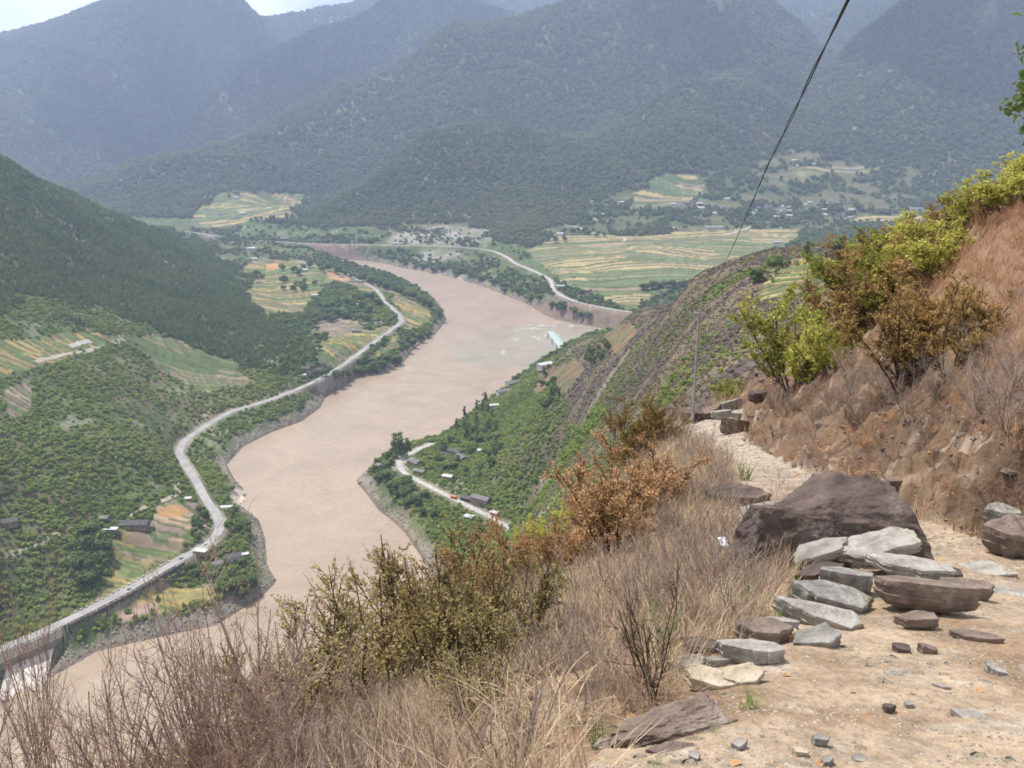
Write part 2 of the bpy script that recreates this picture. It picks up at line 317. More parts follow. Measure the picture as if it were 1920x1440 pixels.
col = mixc(col, (.16,.13,.075), sstep(n1+n3*.6, .05, .45)*.6)
col = mixc(col, (.09,.125,.04), sstep(-n1, .1, .5)*.7)
# mountain soil showing between the trees
soil = sstep(fbm(XX/260, YY/420, 5, 104), .18, .5)*(YY > 2500)
col = mixc(col, (.17,.135,.085), soil*.35)
# left hillside: scrub greens and brown
left = (XX < 0) & (YY > 560) & (YY < 2500)
brownish = left & zone([(230,640),(420,700),(520,740),(360,810),(330,830),(250,800),(180,720)], 800, 1700)
col = mixc(col, (.14,.115,.06), soft(brownish, 6)*sstep(n2, -.4, .3))
col = mixc(col, (.13,.10,.06), (left*sstep(n2+n1*.5, .15, .5)*.7).astype(np.float32))
# the spur: dry purple-brown rock with green drifts
sp = ((XX/YY > -.12) & (YY > 70) & (YY < 1950) & (H > 3))
sp = sp & ~((YY > 1650) & (VV < 609))
col = np.where(sp[..., None], C3((.13,.105,.072)), col)
gdrift = sstep(fbm(XX/60+YY/160, YY/110, 4, 120), -.05, .25)
low = 1-sstep(H, 30, 130)
col = np.where(sp[..., None], mixc(col, (.085,.11,.035), np.clip(gdrift*.75+low*.6, 0, .92)), col)
rk = sstep(ridged(XX/45, YY/45, 5, 130), .62, .8)*(1-low)
col = np.where(sp[..., None], mixc(col, (.075,.055,.048), rk*.8), col)
col = np.where(sp[..., None], mixc(col, (.19,.145,.10), sstep(n2, .25, .6)*(1-low)*.7), col)
# foreground slope
fs = YY < 75
col = np.where(fs[..., None], C3((.24,.16,.105)), col)
fn = fbm(XX/.8, YY/.8, 5, 140)
col = np.where(fs[..., None], mixc(col, (.15,.095,.06), sstep(fn, -.1, .4)), col)
bk = soft(bank, 3)
col = np.where((bk > .01)[..., None], mixc(col, (.15,.10,.065), bk), col)
col = np.where(bank[..., None], mixc(col, (.085,.055,.038), sstep(ridged(XX/1.1, YY/1.1, 4, 150), .55, .75)*.8), col)
col = np.where(bank[..., None], mixc(col, (.33,.26,.20), sstep(fbm(XX/.5, YY/.5, 4, 151), .3, .55)*.6), col)
upper = bank & zone([(1690,480),(1930,380),(2400,200),(2400,700),(1920,720),(1800,690),(1700,640)], 5, 75)
col = mixc(col, (.23,.145,.09), soft(upper, 8)*.8)
pm = soft(z_path, 4)
pc = mixc(np.broadcast_to(C3((.31,.235,.165)), col.shape), (.225,.155,.10), sstep(fbm(XX/.7, YY/.7, 5, 160), -.15, .35))
pc = mixc(pc, (.35,.31,.26), sstep(fbm(XX/.35, YY/.25, 5, 161), .2, .6)*.6)
pc = mixc(pc, (.36,.32,.27), sstep(YY, 14, 26)*.6)
col = col*(1-pm[..., None])+pc*pm[..., None]
# river banks: pale stones and mud
rb = (1-sstep(d_riv, 5, 17+22*n2+10*n1))*(~in_riv)*(YY > 420)
col = mixc(col, (.235,.205,.17), rb*np.clip(.75+.5*n2, 0, 1))
wet = (1-sstep(d_riv, 1.5, 4))*(YY > 420)
col = mixc(col, (.13,.10,.08), wet*.8)
col[in_riv] = C3((.2,.15,.11))
sandbar = zone([(640,722),(720,696),(755,690),(740,712),(650,742)], 1000, 1700) | zone([(425,925),(470,915),(468,945),(440,945)], 700, 1200) | zone([(750,503),(800,508),(870,520),(865,528),(790,520),(750,508)], 2000, 3400)
col = mixc(col, (.55,.47,.38), soft(sandbar, 2)*(~in_riv)*.9)
# bare scars
for poly, y0, y1, c in [([(725,455),(740,435),(790,425),(860,425),(915,430),(925,452),(880,460),(730,458)], 2700, 3800, (.30,.27,.24)),
                        ([(790,470),(850,468),(870,478),(800,498),(770,492)], 2400, 3200, (.27,.25,.21)),
                        ([(1430,150),(1450,140),(1458,200),(1470,240),(1440,230)], 3500, 6500, (.27,.19,.13)),
                        ([(1400,210),(1480,205),(1490,260),(1440,290),(1380,275)], 3500, 6000, (.17,.13,.09)),
                        ([(150,320),(180,285),(185,300),(160,335)], 3500, 7000, (.24,.17,.12)),
                        ([(620,30),(680,5),(720,-20),(600,-20),(560,25)], 9000, 13000, (.30,.24,.17)),
                        ([(585,62),(600,60),(605,72),(590,74)], 7000, 13000, (.40,.3,.2)),
                        ([(360,800),(390,760),(400,790),(375,815)], 1000, 1500, (.26,.21,.16)),
                        ([(430,790),(440,800),(400,840),(380,830)], 900, 1400, (.28,.24,.19))]:
    m = soft(zone(poly, y0, y1), 3)
    col = mixc(col, c, m*np.clip(.65+n2*.8, 0, 1))
fieldmask = np.zeros(H.shape, bool)
for poly, y0, y1, wd, ang, pal, hs in FIELDS:
    i0, i1 = np.searchsorted(YR, [y0, y1]); sl = slice(i0, i1)
    m = in_poly(UU[sl]+fbm(XX[sl]/wd/3, YY[sl]/wd/3, 3, 7)*min(34, 3+wd*.5), VV[sl]+fbm(XX[sl]/wd/3, YY[sl]/wd/3, 3, 8)*min(16, 2+wd*.25), poly) & ~in_riv[sl] & (dRL[sl] > 9) & (d_riv[sl] > 14)
    x, y = XX[sl], YY[sl]; r = math.radians(ang)
    s = (x*math.cos(r)+y*math.sin(r)) + fbm(x/wd/7, y/wd/7, 2, int(wd)+200)*wd*2.2
    k = s/wd; ki = np.floor(k); f = k-ki
    cross = np.floor((x*math.sin(r)-y*math.cos(r)+_T[(ki.astype(int)*7) & 255, 3]*wd*9)/(wd*(5+6*_T[(ki.astype(int)*5) & 255, 9])))
    hsh = _T[(ki.astype(int)*13+cross.astype(int)*57) & 255, (int(wd)*3+cross.astype(int)*29) & 255]
    pi = (hsh*len(pal)).astype(int) % len(pal)
    fc = C3(pal)[pi]*(1+fbm(x/4, y/4, 3, 300)[..., None]*.25)
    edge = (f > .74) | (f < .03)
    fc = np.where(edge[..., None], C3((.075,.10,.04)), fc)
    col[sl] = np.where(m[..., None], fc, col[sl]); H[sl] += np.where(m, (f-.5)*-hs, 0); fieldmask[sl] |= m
for poly, y0, y1, c in [([(295,955),(320,947),(352,952),(350,966),(320,972),(297,968)], 650, 1100, (.30,.18,.08)),
                        ([(498,495),(520,492),(525,503),(500,508)], 2000, 3000, (.40,.22,.10)),
                        ([(610,505),(660,515),(650,530),(615,522)], 1800, 3000, (.36,.22,.12)),
                        ([(300,1100),(390,1098),(395,1130),(310,1135)], 550, 900, (.21,.18,.075)),
                        ([(205,1140),(290,1115),(300,1145),(230,1165)], 550, 900, (.26,.19,.15))]:
    m = zone(poly, y0, y1); col = mixc(col, c, soft(m, 1)); fieldmask |= m
shoulder = (1-sstep(d_road, 7.5, 11))*(d_road < 20)
col = mixc(col, (.26,.23,.19), shoulder*np.clip(.6+n2, 0, 1))
QT = (H-CZ)/YY

def hit(u, v, ymin=0, ymax=1e9):
    """the point of the ground seen at (u, v)"""
    a, q = aq(u, v); c = np.clip((a-AC[0])/(AC[1]-AC[0]), 0, len(AC)-2); ci = int(c); f = c-ci
    i0 = np.searchsorted(YR, ymin)
    colq = QT[i0:, ci]*(1-f)+QT[i0:, ci+1]*f
    k = np.where((colq >= q) & (YR[i0:] < ymax))[0]
    if len(k) == 0: return None
    k = k[0]; Y = YR[i0+k]
    if k > 0:
        t = (q-colq[k-1])/max(1e-9, colq[k]-colq[k-1]); Y = YR[i0+k-1]+(Y-YR[i0+k-1])*min(max(t, 0), 1)
    return Vector((float(a*Y), float(Y), ground(a*Y, Y)))
def hit2(u, v, y0=2, y1=70):
    for k in range(40):
        p = hit(u, v+k*6, y0, y1)
        if p is not None: return p
    a, q = aq(u, v); return Vector((a*y1*.5, y1*.5, ground(a*y1*.5, y1*.5)))
def ground(x, y):
    return float(ground_v(np.array([x], float), np.array([y], float))[0])
def tab(T, x, y):
    a = x/y; c = np.clip((a-AC[0])/(AC[1]-AC[0]), 0, len(AC)-1.001); ci = c.astype(int); fc = c-ci
    r = np.interp(np.log(y), LR, np.arange(len(LR))); ri = np.clip(r.astype(int), 0, len(LR)-2); fr = r-ri
    return (T[ri, ci]*(1-fc)+T[ri, ci+1]*fc)*(1-fr)+(T[ri+1, ci]*(1-fc)+T[ri+1, ci+1]*fc)*fr
def ground_v(x, y): return tab(H, x, y)

# ---------------------------------------------------------------- materials
MATS = {}
def nmat(name, rough=.9, spec=.2):
    m = bpy.data.materials.new(name); m.use_nodes = True; t = m.node_tree
    b = t.nodes['Principled BSDF']; b.inputs['Roughness'].default_value = rough; b.inputs['Specular IOR Level'].default_value = spec
    MATS[name] = m; return m, t, b
def noise_node(t, scale, detail=4, coord='Position'):
    n = t.nodes.new('ShaderNodeTexNoise'); n.inputs['Scale'].default_value = scale; n.inputs['Detail'].default_value = detail
    g = t.nodes.new('ShaderNodeNewGeometry') if coord == 'Position' else t.nodes.new('ShaderNodeTexCoord')
    t.links.new(g.outputs['Position' if coord == 'Position' else 'Object'], n.inputs['Vector']); return n
def mathn(t, op, a, b=None):
    n = t.nodes.new('ShaderNodeMath'); n.operation = op
    for i, x in enumerate((a, b)):
        if x is None: continue
        if hasattr(x, 'links') or hasattr(x, 'is_linked'): t.links.new(x, n.inputs[i])
        else: n.inputs[i].default_value = x
    return n.outputs[0]
def scale_col(t, colsock, fac):
    n = t.nodes.new('ShaderNodeVectorMath'); n.operation = 'SCALE'
    t.links.new(colsock, n.inputs[0]); t.links.new(fac, n.inputs['Scale']); return n.outputs[0]
def ground_mat(name, scales, amp=.5, bump=0., bscale=1.):
    m, t, b = nmat(name, .95, .1)
    at = t.nodes.new('ShaderNodeVertexColor'); at.layer_name = 'Col'
    f = 1.0; s = None
    for k, sc_ in enumerate(scales):
        n = noise_node(t, sc_, 5)
        d = mathn(t, 'MULTIPLY', mathn(t, 'SUBTRACT', n.outputs['Fac'], .5), amp*2)
        s = d if s is None else mathn(t, 'ADD', s, d)
    t.links.new(scale_col(t, at.outputs['Color'], mathn(t, 'ADD', s, 1.0)), b.inputs['Base Color'])
    if bump:
        n = noise_node(t, bscale, 8); bp = t.nodes.new('ShaderNodeBump'); bp.inputs['Distance'].default_value = bump; bp.inputs['Strength'].default_value = 1
        t.links.new(n.outputs['Fac'], bp.inputs['Height']); t.links.new(bp.outputs[0], b.inputs['Normal'])
    return m
def plain(name, colr, rough=.8, var=.25, scale=1., spec=.3, bump=0., coord='Position', col2=None):
    m, t, b = nmat(name, rough, spec)
    n = noise_node(t, scale, 5, coord); cr = t.nodes.new('ShaderNodeValToRGB')
    c2 = col2 or tuple(c*(1+var) for c in colr); c1 = colr if col2 else tuple(c*(1-var) for c in colr)
    cr.color_ramp.elements[0].position = .35; cr.color_ramp.elements[1].position = .65
    cr.color_ramp.elements[0].color = (*c1, 1); cr.color_ramp.elements[1].color = (*c2, 1)
    t.links.new(n.outputs['Fac'], cr.inputs[0]); t.links.new(cr.outputs[0], b.inputs['Base Color'])
    if bump:
        bp = t.nodes.new('ShaderNodeBump'); bp.inputs['Distance'].default_value = bump; bp.inputs['Strength'].default_value = 1
        t.links.new(n.outputs['Fac'], bp.inputs['Height']); t.links.new(bp.outputs[0], b.inputs['Normal'])
    return m

# ---------------------------------------------------------------- mesh builders
def mesh_np(name, co, faces, mat=None, smooth=True, cols=None, mats=None, fmat=None, parent=None):
    """co Nx3, faces MxK (K = 3 or 4) in one array"""
    me = bpy.data.meshes.new(name); co = np.ascontiguousarray(co, np.float32); faces = np.ascontiguousarray(faces, np.int32)
    me.vertices.add(len(co)); me.vertices.foreach_set('co', co.ravel())
    k = faces.shape[1]; keep = np.ones(faces.shape, bool)
    if k == 4: keep[:, 3] = faces[:, 3] != faces[:, 2]                # a repeated last corner marks a triangle
    flat = faces[keep]; cnt = keep.sum(1); me.loops.add(len(flat)); me.loops.foreach_set('vertex_index', flat)
    me.polygons.add(len(faces)); me.polygons.foreach_set('loop_start', (np.cumsum(cnt)-cnt).astype(np.int32))
    me.update(calc_edges=True)
    me.polygons.foreach_set('use_smooth', np.full(len(faces), smooth))
    for m_ in (mats or ([mat] if mat else [])): me.materials.append(m_)
    if fmat is not None: me.polygons.foreach_set('material_index', np.ascontiguousarray(fmat, np.int32))
    if cols is not None:
        ca_ = me.color_attributes.new('Col', 'FLOAT_COLOR', 'POINT')
        c4 = np.ones((len(co), 4), np.float32); c4[:, :3] = cols; ca_.data.foreach_set('color', c4.ravel())
    o = bpy.data.objects.new(name, me); C.objects.link(o)
    if parent: o.parent = parent
    return o
def tag(o, label=None, cat=None, group=None, kind=None):
    if label: o['label'] = label
    if cat: o['category'] = cat
    if group: o['group'] = group
    if kind: o['kind'] = kind
    return o

# ---------------------------------------------------------------- ground, split by what it is
nr, nc = H.shape
co_all = np.stack([XX, YY, H], -1).reshape(-1, 3).astype(np.float32); col_all = np.clip(col, .01, .9).reshape(-1, 3)
zid = np.zeros(H.shape, np.int8)                                  # 0 hillside
zid[(YY > 3150) & (H > 75)] = 1                                   # mountains
zid[(YY < 75)] = 2                                                # near slope
zid[z_path] = 3
zid[fieldmask] = 4
zid[(d_riv < 22) & (YY > 420)] = 5
fz = zid[:-1, :-1].reshape(-1)
ii = (np.arange(nr-1)[:, None]*nc+np.arange(nc-1)[None]).reshape(-1)
quads = np.stack([ii, ii+1, ii+1+nc, ii+nc], 1)
GM = ground_mat('earth_far', (.02, .12), .45); GN_ = ground_mat('earth_near', (1.5, 9, 60), .45, .05, 9)
GP = ground_mat('path_soil', (2.5, 14, 90), .5, .045, 14)
for k, nm_, mat in ((0, 'hillside', GM), (1, 'mountains', GM), (2, 'near_slope', GN_), (3, 'path', GP), (4, 'terraced_fields', GM), (5, 'riverbank', GM)):
    f = quads[fz == k]
    if not len(f): continue
    us, inv = np.unique(f, return_inverse=True)
    tag(mesh_np(nm_, co_all[us], inv.reshape(f.shape), mat, True, col_all[us]), kind='structure')

# water
wr = np.where((YR > 430) & (YR < 3500))[0]; wc = np.arange(0, nc, 2)
wx = XX[np.ix_(wr, wc)]; wy = YY[np.ix_(wr, wc)]
wcol = np.broadcast_to(C3((.315,.24,.175)), wx.shape+(3,)).copy()
wu, wv = uv(wx/wy, -CZ/wy)
gx, gy = at_z(960, 640, 0)[:2]
wn = fbm(wx/40, wy/90, 4, 400); wn2 = fbm(wx/120, wy/200, 3, 401)
gm = in_poly(wu+wn*16, wv+wn2*7, [(850,655),(900,632),(960,612),(1040,604),(1150,606),(1300,600),(1300,640),(1100,650),(1000,690),(930,690),(870,685)])
gmk = soft(gm, 14)
wcol = mixc(wcol, (.25,.235,.18), gmk*.65)
foam = sstep(fbm(wx/9, wy/16, 5, 410), .12, .5)*sstep(fbm(wx/60, wy/60, 3, 412), -.1, .3)*in_poly(wu+wn*10, wv+wn*5, [(930,662),(950,640),(1010,622),(1060,628),(1120,612),(1200,606),(1200,640),(1090,640),(1020,670),(980,668)])
foam2 = sstep(fbm(wx/12, wy/12, 5, 411), .15, .5)*in_poly(wu+wn*10, wv, [(950,612),(1080,600),(1140,602),(1140,616),(1060,612),(960,622)])
foam3 = in_poly(wu+wn*8, wv+wn*5, [(1100,602),(1145,606),(1180,622),(1120,628),(1140,616)])*.7
wcol = mixc(wcol, (.75,.72,.68), np.clip(foam+foam2*.8+foam3*sstep(wn, -.4, .2), 0, 1)*.5)
wcol = mixc(wcol, (.26,.195,.14), sstep(wn2, .1, .6)*.35)
m, t, b = nmat('muddy_water', .3, .28)
at = t.nodes.new('ShaderNodeVertexColor'); at.layer_name = 'Col'; t.links.new(at.outputs['Color'], b.inputs['Base Color'])
n3_ = noise_node(t, .012, 8); n3_.inputs['Distortion'].default_value = 1.6; n3b = noise_node(t, .15, 6)
s_ = mathn(t, 'ADD', mathn(t, 'MULTIPLY', n3_.outputs['Fac'], .5), mathn(t, 'MULTIPLY', n3b.outputs['Fac'], .22))
t.links.new(scale_col(t, at.outputs['Color'], mathn(t, 'ADD', s_, .66)), b.inputs['Base Color'])
n = noise_node(t, .10, 9); n.inputs['Distortion'].default_value = .8; bp = t.nodes.new('ShaderNodeBump'); bp.inputs['Distance'].default_value = 1.6; bp.inputs['Strength'].default_value = .8
t.links.new(n.outputs['Fac'], bp.inputs['Height']); t.links.new(bp.outputs[0], b.inputs['Normal'])
jj = (np.arange(len(wr)-1)[:, None]*len(wc)+np.arange(len(wc)-1)[None]).reshape(-1)
river = mesh_np('river', np.stack([wx, wy, np.zeros_like(wx)], -1).reshape(-1, 3), np.stack([jj, jj+1, jj+1+len(wc), jj+len(wc)], 1), m, True, np.clip(wcol, 0, 1).reshape(-1, 3))
tag(river, kind='structure')

# roads and tracks
def ribbon(name, line, width, mat, lift=.25, drape=False):
    L = np.asarray(line, float); d = np.gradient(L[:, :2], axis=0); d /= np.linalg.norm(d, axis=1)[:, None]+1e-9
    nrm = np.stack([-d[:, 1], d[:, 0]], 1); co = []
    K = 5
    for i in range(len(L)):
        for k in range(K):
            s = (k/(K-1)-.5)*width; x, y = L[i, 0]+nrm[i, 0]*s, L[i, 1]+nrm[i, 1]*s
            z = (ground(x, y) if drape else L[i, 2])+lift
            co.append((x, y, z))
    q = [(i*K+k, i*K+k+1, (i+1)*K+k+1, (i+1)*K+k) for i in range(len(L)-1) for k in range(K-1)]
    return mesh_np(name, np.array(co), np.array(q), mat)
CONC = plain('pale_road', (.27,.26,.25), .85, .15, .08)
CONC2 = plain('dusty_white_road', (.36,.34,.315), .85, .18, .2)
DIRT = plain('dirt_track', (.32,.27,.21), .95, .2, .3)
tag(ribbon('road', ROAD_L, 9.2, CONC, .3), kind='structure')
tag(ribbon('road', ROAD_F, 9, CONC2, .5), kind='structure')
tag(ribbon('road', ROAD_R, 7, CONC2, .3), kind='structure')
def track(pix, wdt, y0, y1, mat=DIRT, lift=.6, name='dirt_track'):
    p = [hit(u, v, y0, y1) for u, v in pix]; p = [q for q in p if q]
    if len(p) < 2: return
    tag(ribbon(name, smooth_line(p, max(4, p[0].y*.004)), wdt, mat, lift, True), kind='structure')
track([(336,900),(328,912),(335,925),(310,938),(275,950),(250,965),(243,985)], 5, 650, 1200)
track([(0,1048),(40,1035),(70,1025),(112,1003)], 5, 550, 1200)
track([(68,680),(80,674),(110,668),(160,660),(200,650),(232,636)], 7, 800, 1700)
track([(130,650),(170,640)], 7, 800, 1800, CONC2)
track([(1060,424),(1080,425),(1105,435),(1125,440),(1135,443)], 10, 2600, 3600, CONC2)
track([(1080,402),(1090,400),(1088,395)], 12, 2600, 3800)
track([(1108,405),(1120,413),(1138,416)], 10, 2600, 3800)
track([(1160,445),(1172,447),(1170,452)], 10, 2600, 3600, CONC2)
track([(1365,440),(1395,430),(1412,425),(1450,423),(1465,428)], 9, 2600, 3600, CONC2)
track([(1130,615),(1110,600)], 1, 99999, 999999)


# ---------------------------------------------------------------- the air
def box_obj(name, lo, hi):
    lo = Vector(lo); hi = Vector(hi)
    co = [(x, y, z) for z in (lo.z, hi.z) for y in (lo.y, hi.y) for x in (lo.x, hi.x)]
    f = [(0,2,3,1),(4,5,7,6),(0,1,5,4),(2,6,7,3),(0,4,6,2),(1,3,7,5)]
    return mesh_np(name, np.array(co), np.array(f), None, False)
hz = box_obj('haze', (-11500, -40, float(H.min())-1), (11500, 13800, float(H.max())+40)); tag(hz, kind='stuff')
m = bpy.data.materials.new('air'); m.use_nodes = True; t = m.node_tree; t.nodes.clear()
ou = t.nodes.new('ShaderNodeOutputMaterial'); pv = t.nodes.new('ShaderNodeVolumePrincipled')
pv.inputs['Color'].default_value = (.51, .64, .95, 1); pv.inputs['Density'].default_value = 0.00009; pv.inputs['Anisotropy'].default_value = .1
t.links.new(pv.outputs[0], ou.inputs['Volume']); hz.data.materials.append(m)

# ---------------------------------------------------------------- foliage
def leaf_mat(name, c1, c2, rough=.75, wscale=.02, trans=0.3, third=None):
    m, t, b = nmat(name, rough, .25)
    oi = t.nodes.new('ShaderNodeObjectInfo'); n = noise_node(t, wscale, 4)
    n2 = noise_node(t, 2.2, 2)
    s = mathn(t, 'ADD', mathn(t, 'MULTIPLY', oi.outputs['Random'], .45), mathn(t, 'MULTIPLY', n.outputs['Fac'], .7))
    s = mathn(t, 'ADD', s, mathn(t, 'MULTIPLY', mathn(t, 'SUBTRACT', n2.outputs['Fac'], .5), .7))
    cr = t.nodes.new('ShaderNodeValToRGB'); cr.color_ramp.elements[0].position = .25; cr.color_ramp.elements[1].position = .85
    cr.color_ramp.elements[0].color = (*c1, 1); cr.color_ramp.elements[1].color = (*c2, 1)
    if third: e = cr.color_ramp.elements.new(.98); e.color = (*third, 1)
    t.links.new(s, cr.inputs[0]); t.links.new(cr.outputs[0], b.inputs['Base Color'])
    if trans:
        tr = t.nodes.new('ShaderNodeBsdfTranslucent'); t.links.new(cr.outputs[0], tr.inputs['Color'])
        mxs = t.nodes.new('ShaderNodeMixShader'); mxs.inputs[0].default_value = trans
        t.links.new(b.outputs[0], mxs.inputs[1]); t.links.new(tr.outputs[0], mxs.inputs[2]); t.links.new(mxs.outputs[0], t.nodes['Material Output'].inputs['Surface'])
    return m
BARK = plain('bark', (.10,.075,.055), .9, .4, 3)
def cube_sphere(n):
    vs = []; fs = []
    for ax in range(3):
        for sg in (-1, 1):
            o = len(vs)
            for i in range(n+1):
                for j in range(n+1):
                    p = np.zeros(3); p[ax] = sg; p[(ax+1) % 3] = math.tan((i/n*2-1)*math.pi/4); p[(ax+2) % 3] = math.tan((j/n*2-1)*math.pi/4)
                    vs.append(p/np.linalg.norm(p))
            for i in range(n):
                for j in range(n):
                    q = [o+i*(n+1)+j, o+(i+1)*(n+1)+j, o+(i+1)*(n+1)+j+1, o+i*(n+1)+j+1]
                    fs.append(q if sg > 0 else q[::-1])
    return np.array(vs), np.array(fs)
def quads_at(cen, nrm, size, r, asp=1.0):
    """leaf-sized four-cornered faces at points cen, facing nrm"""
    N = len(cen); n = nrm/(np.linalg.norm(nrm, axis=1)[:, None]+1e-9)
    t = np.cross(n, r.normal(size=(N, 3))); t /= np.linalg.norm(t, axis=1)[:, None]+1e-9; b = np.cross(n, t)
    s = (size*(.6+.8*r.random(N)))[:, None]
    c = np.stack([cen-t*s, cen-b*s*asp, cen+t*s, cen+b*s*asp], 1)
    c[:, 1] += n*s*.3; c[:, 3] += n*s*.3
    return c.reshape(-1, 3), np.arange(N*4).reshape(N, 4)
def crown(seed, n=300, leaf=.05, shape='round', core=True):
    """a crown of unit height and width: clumps of leaves with gaps, standing on z = 0"""
    r = np.random.default_rng(seed); V = []; F = []; off = 0
    if shape == 'round':
        nl = 11; lc = r.normal(size=(nl, 3)); lc /= np.linalg.norm(lc, axis=1)[:, None]; lc *= (.15+.22*r.random(nl))[:, None]
        lc[:, 2] = lc[:, 2]*.85+.55; lr = .14+.12*r.random(nl)
    elif shape == 'tall':
        nl = 12; lc = np.stack([r.normal(0, .07, nl), r.normal(0, .07, nl), np.linspace(.3, .93, nl)], 1); lr = .13-.05*np.linspace(0, 1, nl)+.03*r.random(nl)
    elif shape == 'pine':
        nl = 9; z = np.linspace(.22, .93, nl); lr = (.27*(1-z)+.05)*(1+.25*r.normal(size=nl)); lc = np.stack([r.normal(0, .03, nl), r.normal(0, .03, nl), z], 1)
    else:  # low bush
        nl = 9; lc = np.stack([r.uniform(-.34, .34, nl), r.uniform(-.34, .34, nl), r.uniform(.12, .55, nl)], 1); lr = .17+.12*r.random(nl)
    per = np.maximum(4, (n*lr**2/np.sum(lr**2)).astype(int))
    for k in range(nl):
        d = r.normal(size=(per[k], 3)); d /= np.linalg.norm(d, axis=1)[:, None]
        p = lc[k]+d*lr[k]*(.75+.45*r.random(per[k]))[:, None]*([1, 1, .55] if shape == 'pine' else [1, 1, .85])
        nn = d+r.normal(size=d.shape)*.5+[0, 0, .4]
        c, f = quads_at(p, nn, np.full(len(p), leaf), r, .8); V.append(c); F.append(f+off); off += len(c)
    if core:
        cv, cf = cube_sphere(2)
        for k in range(nl):
            c = lc[k]+cv*lr[k]*.72*(1+.2*r.normal(size=(len(cv), 1)))*([1, 1, .55] if shape == 'pine' else [1, 1, .85]); V.append(c); F.append(cf+off); off += len(c)
    return np.concatenate(V), np.concatenate(F)
def tube(path, r0, r1, sides=6):
    """a tapered tube along a list of points"""
    p = np.array(path, float); n = len(p); d = np.gradient(p, axis=0); d /= np.linalg.norm(d, axis=1)[:, None]+1e-9
    ref = np.array([0, 0, 1.]) if abs(d[:, 2]).mean() < .8 else np.array([1., 0, 0])
    s = np.cross(d, ref); s /= np.linalg.norm(s, axis=1)[:, None]+1e-9; t = np.cross(d, s)
    rr = np.linspace(r0, r1, n)[:, None, None]; an = np.linspace(0, 2*math.pi, sides, endpoint=False)
    co = p[:, None]+rr*(np.cos(an)[None, :, None]*s[:, None]+np.sin(an)[None, :, None]*t[:, None])
    q = [(i*sides+k, i*sides+(k+1) % sides, (i+1)*sides+(k+1) % sides, (i+1)*sides+k) for i in range(n-1) for k in range(sides)]
    return co.reshape(-1, 3), np.array(q)
def join(parts):
    V = []; F = []; o = 0
    for v, f in parts: V.append(v); F.append(np.asarray(f)+o); o += len(v)
    return np.concatenate(V), np.concatenate(F)
def trunk_geo(seed, h=.6, r=.03, limbs=4, spread=.25):
    rr = random.Random(seed); ps = [tube([(0, 0, -.04), (rr.uniform(-.02, .02), rr.uniform(-.02, .02), h*.5), (rr.uniform(-.04, .04), rr.uniform(-.04, .04), h)], r, r*.4)]
    for k in range(limbs):
        a = rr.uniform(0, 6.28); z = h*rr.uniform(.35, .8); e = spread*rr.uniform(.6, 1.1)
        ps.append(tube([(0, 0, z), (math.cos(a)*e*.5, math.sin(a)*e*.5, z+.08), (math.cos(a)*e, math.sin(a)*e, z+.22)], r*.5, r*.15, 4))
    return join(ps)
def children(o): return [x for x in bpy.data.objects if x.parent == o]
KIDS = {}
def thing(name, label, cat, loc, rz=0, s=(1, 1, 1), group=None):
    o = bpy.data.objects.new(name, None); C.objects.link(o); o.location = loc; o.rotation_euler = (0, 0, rz); o.scale = s if not isinstance(s, (int, float)) else (s,)*3
    o.empty_display_size = .2; tag(o, label, cat, group); KIDS[o.name] = []; return o
def part(name, geo, mat, parent, smooth=False, label=None):
    o = mesh_np(name, geo[0], geo[1], mat, smooth); o.parent = parent
    if parent.name in KIDS: KIDS[parent.name].append(o)
    KIDS[o.name] = []
    if label: o['label'] = label
    return o
def dup(root, loc, rz, s=1, label=None, group=None, rot=None):
    def cp(o, p):
        c = o.copy(); C.objects.link(c); c.parent = p; KIDS[c.name] = []
        if p is not None: KIDS[p.name].append(c)
        for ch in KIDS[o.name]: cp(ch, c)
        return c
    c = cp(root, None); c.location = loc; c.rotation_euler = rot or (0, 0, rz); c.scale = s if not isinstance(s, (int, float)) else (s,)*3
    if label: c['label'] = label
    if group: c['group'] = group
    return c
